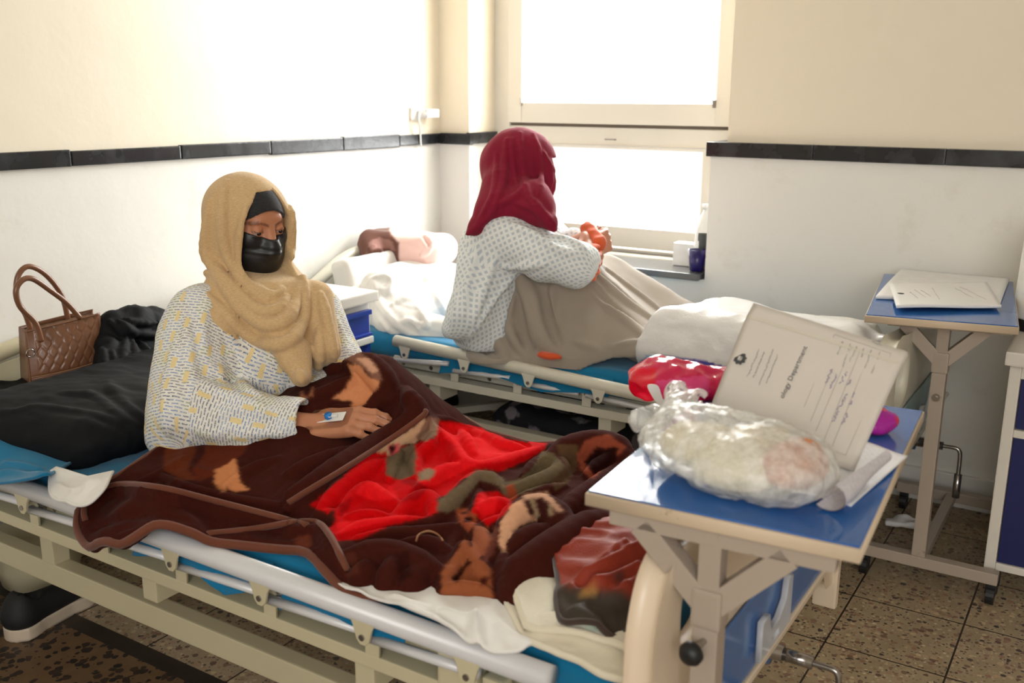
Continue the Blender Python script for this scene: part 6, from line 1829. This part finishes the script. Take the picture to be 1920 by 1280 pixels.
# papers on the far overbed table
ZF = .8325
quad('paper_stack', [(1642, 555), (1690, 503), (1893, 521), (1876, 566)], ZF + .009, .008, M['paper'], None, lambda u, v: .002 * math.sin(u * 4), 'stack of printed white papers lying beneath the patient booklet on the far table', 'papers')
bk = quad('booklet', [(1668, 530), (1850, 528), (1878, 572), (1681, 573)], ZF + .0165, .007, M['paper_plain'], None, lambda u, v: .0015 * math.sin(u * 6), 'white patient booklet on top of the papers on the far table', 'booklet')
g = bmesh.new(); rs = random.Random(2)
for a, b in (((1706, 548), (1722, 560)), ((1715, 544), (1735, 558)), ((1726, 544), (1745, 556)), ((1748, 540), (1762, 562)), ((1790, 540), (1826, 560)), ((1800, 538), (1850, 562))):
    A_, B_ = PX(a[0], a[1], 2, ZF + .0172), PX(b[0], b[1], 2, ZF + .0172); bm_tube(g, [A_.lerp(B_, i / 14) + Vector((rs.uniform(-.002, .002), rs.uniform(-.002, .002), 0.0012)) for i in range(15)], .0004, 4)
obj('printed_lines', g, basic('grey print', rgb(150, 150, 160), .7), bk)
cc = PX(1689, 550, 2, ZF + .0175)
obj('printed_crest', lathe([(0, 0), (.009, 0), (.010, .0006), (0, .0008)], 20, tuple(cc)), basic('crest print', rgb(60, 62, 60), .7), bk)

# =================================================================== things at the foot of the far bed
def bundle():
    c = np.array(PX(1415, 640, 1, 2.93)); c[2] = .665
    la, lb = np.array(PX(1188, 694, 1, 2.72)), np.array(PX(1322, 560, 1, 2.95)); ln = np.cross(lb - la, [.25, 1, 0]); ln = n_(ln) * (-1 if ln[0] > 0 else 1)
    def f(P):
        d = rbox(P, c, (.36, .25, .095), .07, rot(4, 0, -10))
        d = smin(d, ell(P, PX(1340, 600, 1, 3.02), (.14, .16, .06)), .08)
        d = smin(d, cap(P, PX(1205, 692, 1, 2.74), PX(1300, 650, 1, 2.85), .008, .07), .06)
        d = smax(d, (P - la) @ ln, .02)
        d = smin(d, cap(P, PX(1600, 630, 1, 2.95), PX(1665, 640, 1, 2.85), .03, .012), .03)
        d = d + .012 * (np.abs(noise(P, (.16, .08, .07), 9)) - .4) + .005 * (np.abs(noise(P, (.05, .05, .03), 2)) - .4)
        return smax(d, .585 - P[:, 2], .004)
    V, F = sdf_mesh(f, c - [.52, .42, .12], c + [.50, .36, .16], .009)
    col = paint(V, (236, 236, 236), [([(1190, 690), (1215, 666), (1300, 672), (1420, 700), (1560, 720), (1560, 760), (1190, 712)], (92, 82, 170)), ([(1208, 672), (1222, 664), (1240, 672), (1228, 684)], (120, 170, 214))], .6)
    t = NT('white shopping bag plastic'); at = t.node('ShaderNodeAttribute', attribute_name='pattern'); t.set(Base_Color=at.outputs['Color'], Roughness=.28); t.bump(t.noise(30, detail=4, rough=.65), .35, .006)
    o = obj('plastic_bag', np_mesh('plastic_bag', V, F, colors=col), t.m); tag(o, 'big bulging white plastic bag on the foot of the far bed', 'bag')
bundle()
bp_ = empty('basin', (-1.24, 2.83, .58), 'grey oval basin half under the white bag on the far bed', 'basin')
pr = [(.0, .002), (.075, .002), (.088, .012), (.094, .045), (.104, .050), (.106, .044), (.108, .050), (.104, .058), (.090, .054), (.082, .014), (0, .010)]
o = obj('bowl', lathe(pr, 40, (0, 0, 0)), basic('grey beige enamel', rgb(176, 168, 156), .35), bp_, True, local=True); o.scale = (1.15, .8, 1)

# =================================================================== things at the foot of the front bed
def pmesh(S_, name, px, extra, res, mat, label, cat, colorf=None, th=.006, rim=None, rmat=None):
    o_ = [tuple(S_.hit(x, y)[:2]) for x, y in px]; o_ = [(p.x, p.y) for p in catmull([(a, b, 0) for a, b in o_], 4)] + list(extra)
    o = obj(name, S_.mesh(name, o_, res, colorf, th), mat); tag(o, label, cat)
    if rim:
        Z = S_.H(np.array(o_)); obj('hem', tube([(a, b, z - th / 2) for (a, b), z in zip(o_, Z)], rim, 6, closed=True), rmat or mat, o, True)
    return o
Wt = Sheet([(560, 1030, .578), (640, 1095, .578), (700, 1105, .585), (800, 1125, .585), (920, 1130, .585), (1000, 1160, .585), (1010, 1200, .582), (930, 1215, .580), (860, 1190, .582), (760, 1150, .580), (690, 1112, .58), (0, 0, 'w', (-.9, 1.6, .578)), (0, 0, 'w', (-1.4, 1.5, .578)), (760, 1120, .582), (900, 1165, .588)], 1e-3)
Wt.zmin = .577; Wt.gain = 1.2
Wt.ridge([(640, 1088), (700, 1120), (770, 1135), (830, 1165), (870, 1195)], .012, .012); Wt.ridge([(820, 1130), (860, 1145), (885, 1150), (905, 1180)], .014, .010); Wt.ridge([(900, 1140), (890, 1170), (905, 1195)], .014, .009)
Wt.ridge([(930, 1150), (960, 1180), (1000, 1195)], .010, .010); Wt.ridge([(730, 1110), (780, 1128), (820, 1140)], .008, .008)
Wt.extra = lambda X: .003 * fbm(np.concatenate([X, 0 * X[:, :1]], 1), .05, 5, 3)
pmesh(Wt, 'bed_sheet', [(545, 1010), (600, 1065), (640, 1098), (690, 1118), (740, 1140), (800, 1165), (850, 1190), (880, 1205), (930, 1218), (985, 1212), (1015, 1200)], [(-.80, 1.35), (-.85, 1.6), (-1.4, 1.55), (-1.5, 1.35)], .006, M['white_sheet'], 'rumpled white sheet showing between plush blanket and front rail', 'sheet')
towel = cloth('cream towelling', rgb(220, 212, 192), rgb(206, 196, 172), weave=260, bstr=.7)
def towel_layer(dz, px, ex, seed):
    L_ = Sheet([(985, 1195, .588 + dz), (1040, 1215, .586 + dz), (1100, 1238, .582 + dz), (1190, 1268, .58 + dz), (1000, 1150, .592 + dz), (1060, 1110, .598 + dz), (1190, 1130, .600 + dz), (1195, 1200, .590 + dz), (0, 0, 'w', (-.6, 1.45, .59 + dz))], 1e-3)
    L_.zmin = .58; L_.ridge([(1000, 1175), (1080, 1180), (1180, 1215)], .010, .012); L_.ridge([(1010, 1150), (1060, 1145), (1120, 1170)], .008, .010)
    L_.extra = lambda X: .004 * fbm(np.concatenate([X, 0 * X[:, :1]], 1), .04, seed, 3)
    return L_
La = towel_layer(0, None, None, 5)
tw = pmesh(La, 'towel', [(985, 1192), (1010, 1202), (1045, 1215), (1090, 1232), (1130, 1255), (1170, 1268), (1196, 1262), (1205, 1200)], [(-.57, 1.40), (-.72, 1.45), (-.92, 1.36)], .005, towel, 'folded cream towel at the foot end of the front bed', 'towel', None, .012, .007)
Lb = towel_layer(.016, None, None, 9)
def tcol(V): return paint(V, (222, 216, 198), [([(1040, 1120), (1075, 1110), (1080, 1135), (1045, 1150)], (186, 206, 180)), ([(1055, 1140), (1064, 1138), (1064, 1150), (1056, 1152)], (206, 130, 120)), ([(1100, 1160), (1130, 1170), (1120, 1185), (1095, 1180)], (190, 208, 186))], 1)
tb2 = pmesh(Lb, 'towel', [(988, 1165), (1020, 1172), (1070, 1178), (1120, 1192), (1170, 1212), (1198, 1222), (1204, 1180)], [(-.57, 1.42), (-.72, 1.48), (-.92, 1.40)], .005, fabric_attr('printed towelling', .9, .2, .6, 260, .1), 'cream towel with faint green print, under the rust jacket', 'towel', tcol, .012, .007, towel)
J = Sheet([(1048, 1100, .625), (1060, 1165, .612), (1110, 1185, .608), (1155, 1192, .606), (1198, 1150, .612), (1110, 1035, .655), (1180, 995, .665), (1245, 985, .67), (1100, 1110, .635), (1160, 1080, .65), (1215, 1060, .65), (1235, 1020, .665), (0, 0, 'w', (-.57, 1.3, .63)), (0, 0, 'w', (-.58, 1.6, .65)), (0, 0, 'w', (-.8, 1.65, .65)), (1150, 1140, .63)], 1e-3)
J.gain = 1.4; J.zmin = .60
for L_, a_, w_ in (([(1080, 1075), (1130, 1050), (1190, 1020), (1240, 1000)], .016, .012), ([(1100, 1090), (1150, 1075), (1210, 1050)], .014, .010), ([(1130, 1040), (1180, 1010)], .010, .010), ([(1160, 1100), (1200, 1080), (1220, 1060)], .014, .010), ([(1120, 1100), (1160, 1110), (1195, 1105)], .012, .010), ([(1060, 1095), (1090, 1105), (1130, 1098), (1160, 1105)], .008, .008), ([(1075, 1130), (1100, 1160), (1130, 1180)], .008, .02)):
    J.ridge(L_, a_, w_)
J.extra = lambda X: .005 * fbm(np.concatenate([X, 0 * X[:, :1]], 1), .06, 15, 3) + .007 * np.maximum(1 - 2.2 * np.abs(noise(np.concatenate([X, 0 * X[:, :1]], 1), (.07, .03, 1), 4)), 0)
jl = [([(1040, 1092), (1075, 1098), (1100, 1108), (1160, 1106), (1200, 1128), (1215, 1150), (1160, 1200), (1090, 1200), (1030, 1160)], (58, 50, 42)), ([(1085, 1108), (1118, 1104), (1120, 1112), (1088, 1117)], (180, 140, 70)), ([(1150, 1078), (1165, 1068), (1178, 1074), (1170, 1088), (1156, 1090)], (50, 40, 36))]
pmesh(J, 'jacket', [(1048, 1090), (1043, 1120), (1052, 1160), (1080, 1175), (1120, 1186), (1155, 1193), (1180, 1170), (1200, 1140), (1212, 1110)], [(-.56, 1.28), (-.555, 1.5), (-.57, 1.64), (-.68, 1.62), (-.80, 1.40)], .005, fabric_attr('rust nylon', .62, .05, .25, 300, .2), 'rust red jacket with dark hem bundled at the foot of the front bed', 'jacket', lambda V: paint(V, (138, 50, 32), jl, .6), .008, .006, cloth('dark jacket hem', rgb(66, 50, 42), rgb(52, 40, 34)))

# cloths over the near rail
Wc = Sheet([(95, 882, .60), (130, 880, .605), (205, 880, .61), (100, 905, .59), (110, 935, 'y', 1.10), (160, 945, 'y', 1.095), (188, 918, 'y', 1.12), (150, 915, 'y', 1.122), (0, 0, 'w', (-1.9, 1.4, .60)), (0, 0, 'w', (-2.1, 1.4, .60))], 1e-3)
Wc.zmin = .48; Wc.ridge([(100, 895), (130, 915), (165, 905), (190, 890)], .012, .010); Wc.ridge([(120, 930), (150, 925), (175, 900)], .008, .008)
pmesh(Wc, 'white_cloth', [(97, 880), (93, 905), (98, 928), (125, 940), (158, 944), (180, 930), (200, 905), (212, 882)], [(-1.84, 1.19), (-1.96, 1.195)], .005, M['white_sheet'], 'white cloth hanging over the front rail beside the plush blanket', 'cloth', None, .006, .004)
Wb = Sheet([(0, 850, .60), (60, 860, .60), (100, 880, .592), (0, 903, 'y', 1.105), (50, 895, 'y', 1.11), (90, 888, 'y', 1.13), (-60, 905, 'y', 1.105), (-60, 850, .60), (0, 0, 'w', (-2.4, 1.4, .59)), (0, 0, 'w', (-2.1, 1.4, .59))], 1e-3)
Wb.zmin = .49; Wb.ridge([(-20, 885), (30, 880), (90, 884)], .010, .009); Wb.ridge([(0, 862), (50, 868), (80, 876)], .008, .008)
pmesh(Wb, 'bed_sheet', [(-70, 905), (-30, 905), (0, 903), (50, 896), (88, 890), (102, 882)], [(-2.05, 1.4), (-2.5, 1.4)], .005, M['blue_sheet'], 'turquoise sheet corner hanging over the front rail at the left edge', 'sheet', None, .006, .004)
def hang(name, x0, x1, yt, yb, zt, zbf, mat, label, seed):
    V = []; F = []; nu, nv = 70, 16
    for k_ in (0, 1):
        for j in range(nv + 1):
            for i in range(nu + 1):
                u, v = i / nu, j / nv; x = x0 + (x1 - x0) * u; zb = zbf(u)
                p = np.array([[x, seed, v]]); w = .008 * float(noise(p, (.05, 1, .8), seed)[0]) * v + .004 * float(noise(p, (.025, 1, .4), seed + 3)[0])
                V.append((x, yt + (yb - yt) * v + w + .003 * k_, zt + (zb - zt) * v))
    W_ = nu + 1; K = W_ * (nv + 1)
    for j in range(nv):
        for i in range(nu):
            q = (j * W_ + i, j * W_ + i + 1, (j + 1) * W_ + i + 1, (j + 1) * W_ + i); F.append(q); F.append(tuple(x + K for x in q[::-1]))
    for i in range(nu): a = nv * W_ + i; F.append((a, a + K, a + 1 + K, a + 1))
    me = bpy.data.meshes.new(name); me.from_pydata(V, [], F); me.validate(); o = obj(name, me, mat, None, True); tag(o, label, 'sheet')
hang('bed_sheet', -1.66, -1.28, 1.186, 1.150, .555, lambda u: .478 + .030 * abs(math.sin(u * 4.2)) + .02 * (u - .5) ** 2, M['blue_sheet'], 'turquoise sheet fold sagging through the middle of the front rail', 4)
hang('bed_sheet', -1.24, -.95, 1.186, 1.155, .555, lambda u: .485 + .03 * abs(math.sin(u * 3)), M['blue_sheet'], 'turquoise sheet fold sagging through the foot end of the front rail', 8)
hang('bed_sheet', -1.95, -1.30, 2.65, 2.612, .56, lambda u: .482 + .025 * abs(math.sin(u * 5)), M['blue_sheet'], 'turquoise sheet fold hanging through the far rail', 14)
# orange garment under the fleece
def og(P): return smax(ell(P, PX(1030, 667, 1, 2.632), (.045, .022, .012)) + .004 * noise(P, .02, 4), .582 - P[:, 2], .003)
heap('orange_garment', og, PX(1030, 667, 1, 2.632) - Vector((.1, .08, .05)), PX(1030, 667, 1, 2.632) + Vector((.1, .08, .05)), .005, cloth('orange cloth', rgb(214, 84, 40)), 'orange cloth peeping out under the taupe fleece', 'cloth')
# =================================================================== floor
def shoe(loc, rz, label):
    t = empty('shoe', loc, label, 'shoe', 'pair of black shoes under the front bed', rz)
    def up(P):
        d = cap(P, (-.09, 0, .06), (.10, 0, .045), .045, .036); d = smin(d, cap(P, (-.09, 0, .06), (-.085, 0, .095), .040, .036), .03)
        d = smax(d, -cap(P, (-.075, 0, .10), (-.04, 0, .12), .030, .026), .01)
        return smax(d, .022 - P[:, 2], .004)
    V, F = sdf_mesh(up, (-.17, -.08, 0), (.18, .08, .16), .005); u = obj('upper', np_mesh('u', V, F), basic('black canvas', rgb(20, 20, 22), .7), t, local=True)
    def so(P):
        Q = P.copy(); Q[:, 2] -= .018
        d = np.maximum(smin(np.hypot(Q[:, 0] + .09, Q[:, 1]) - .046, smin(np.hypot(Q[:, 0] - .09, Q[:, 1]) - .048, np.maximum(np.abs(Q[:, 1]) - .040, np.abs(Q[:, 0]) - .1), .02), .02), np.abs(Q[:, 2]) - .018)
        return d
    V, F = sdf_mesh(so, (-.17, -.08, -.01), (.18, .08, .05), .005); obj('sole', np_mesh('s', V, F), basic('white rubber sole', rgb(206, 190, 170), .6), t, local=True)
shoe((-2.385, 1.39, 0), math.radians(97), 'black shoe with white sole under the front bed, nearer the foot end')
shoe((-2.40, 1.08, 0), math.radians(88), 'black shoe with white sole at the lower left corner')
p_ = PX(185, 1062, 1, 1.70)
tag(obj('storage_box', box((p_.x - .10, 1.70, .001), (p_.x + .10, 1.88, max(.08, p_.z + .03)), .006), M['bed_cream']), 'small beige box on the floor beneath the middle of the front bed', 'box')
p_ = PX(130, 1055, 1, 1.60)
tag(obj('black_strap', tube([(p_.x + .018 * math.cos(a), 1.60, max(.02, p_.z) + .03 * math.sin(a)) for a in [2 * PI * k / 16 for k in range(16)]], .005, 8, closed=True), M['rubber'], smooth=True), 'small black strap loop on the floor beneath the front bed', 'strap')
pot = empty('chamber_pot', (-2.60, 1.50, 0), 'beige lidded pot under the head of the front bed', 'pot')
obj('pot_body', lathe([(0, 0), (.085, 0), (.105, .02), (.118, .08), (.120, .15), (.125, .156), (.118, .16), (0, .158)], 36, (-2.60, 1.50, .001)), M['bed_cream'], pot, True)
obj('lid', lathe([(.126, .158), (.124, .168), (.09, .182), (.03, .190), (0, .191)][::-1] + [(0, .160)], 36, (-2.60, 1.50, .002)), M['bed_cream'], pot, True)
obj('lid_knob', lathe([(0, .19), (.016, .19), (.020, .21), (.012, .222), (0, .224)], 20, (-2.60, 1.50, .001)), M['rubber'], pot, True)
fl = NT('black floral cloth'); v = fl.node('ShaderNodeTexVoronoi', feature='SMOOTH_F1', i_Scale=13, i_Randomness=.9); fl.link(fl.coord(), v.inputs['Vector'])
q = fl.math('ADD', v.outputs['Distance'], fl.math('MULTIPLY', fl.noise(26, detail=4), .4))
fl.set(Base_Color=fl.mix(fl.ramp(q, [(.50, (1, 1, 1, 1)), (.58, (0, 0, 0, 1))]), rgb(24, 24, 34), rgb(140, 132, 142)), Roughness=.8)
def bagf(P):
    d = rbox(P, (-1.62, 2.98, .165), (.27, .16, .155), .06) + .012 * fbm(P, (.12, .12, .1), 6, 3)
    return smax(d, .003 - P[:, 2], .004)
heap('cloth_bag', bagf, (-1.95, 2.75, 0), (-1.3, 3.2, .36), .010, fl.m, 'black bag with grey flower print standing under the far bed', 'bag')
def pap(P):
    c = PX(1702, 978, 2, .02)
    return rbox(P, c, (.075, .035, .008), .006, rot(18)) + .009 * fbm(P, .05, 3, 2)
heap('crumpled_tissue', pap, PX(1702, 978, 2, .02) - Vector((.12, .08, .03)), PX(1702, 978, 2, .02) + Vector((.12, .08, .05)), .004, M['paper_plain'], 'crumpled white tissue on the floor behind the far table post', 'tissue')
ap = empty('water_flask', (-.20, 3.27, .74), 'white upright flask with black base at the right edge on the cabinet', 'flask')
obj('body', lathe([(0, .03), (.085, .03), (.086, .04), (.080, .26), (.06, .31), (.03, .33), (0, .33)], 32, (-.185, 3.27, .742)), M['white_plastic'], ap, True)
obj('base', lathe([(0, 0), (.09, 0), (.092, .006), (.088, .034), (0, .034)], 32, (-.185, 3.27, .741)), M['rubber'], ap, True)
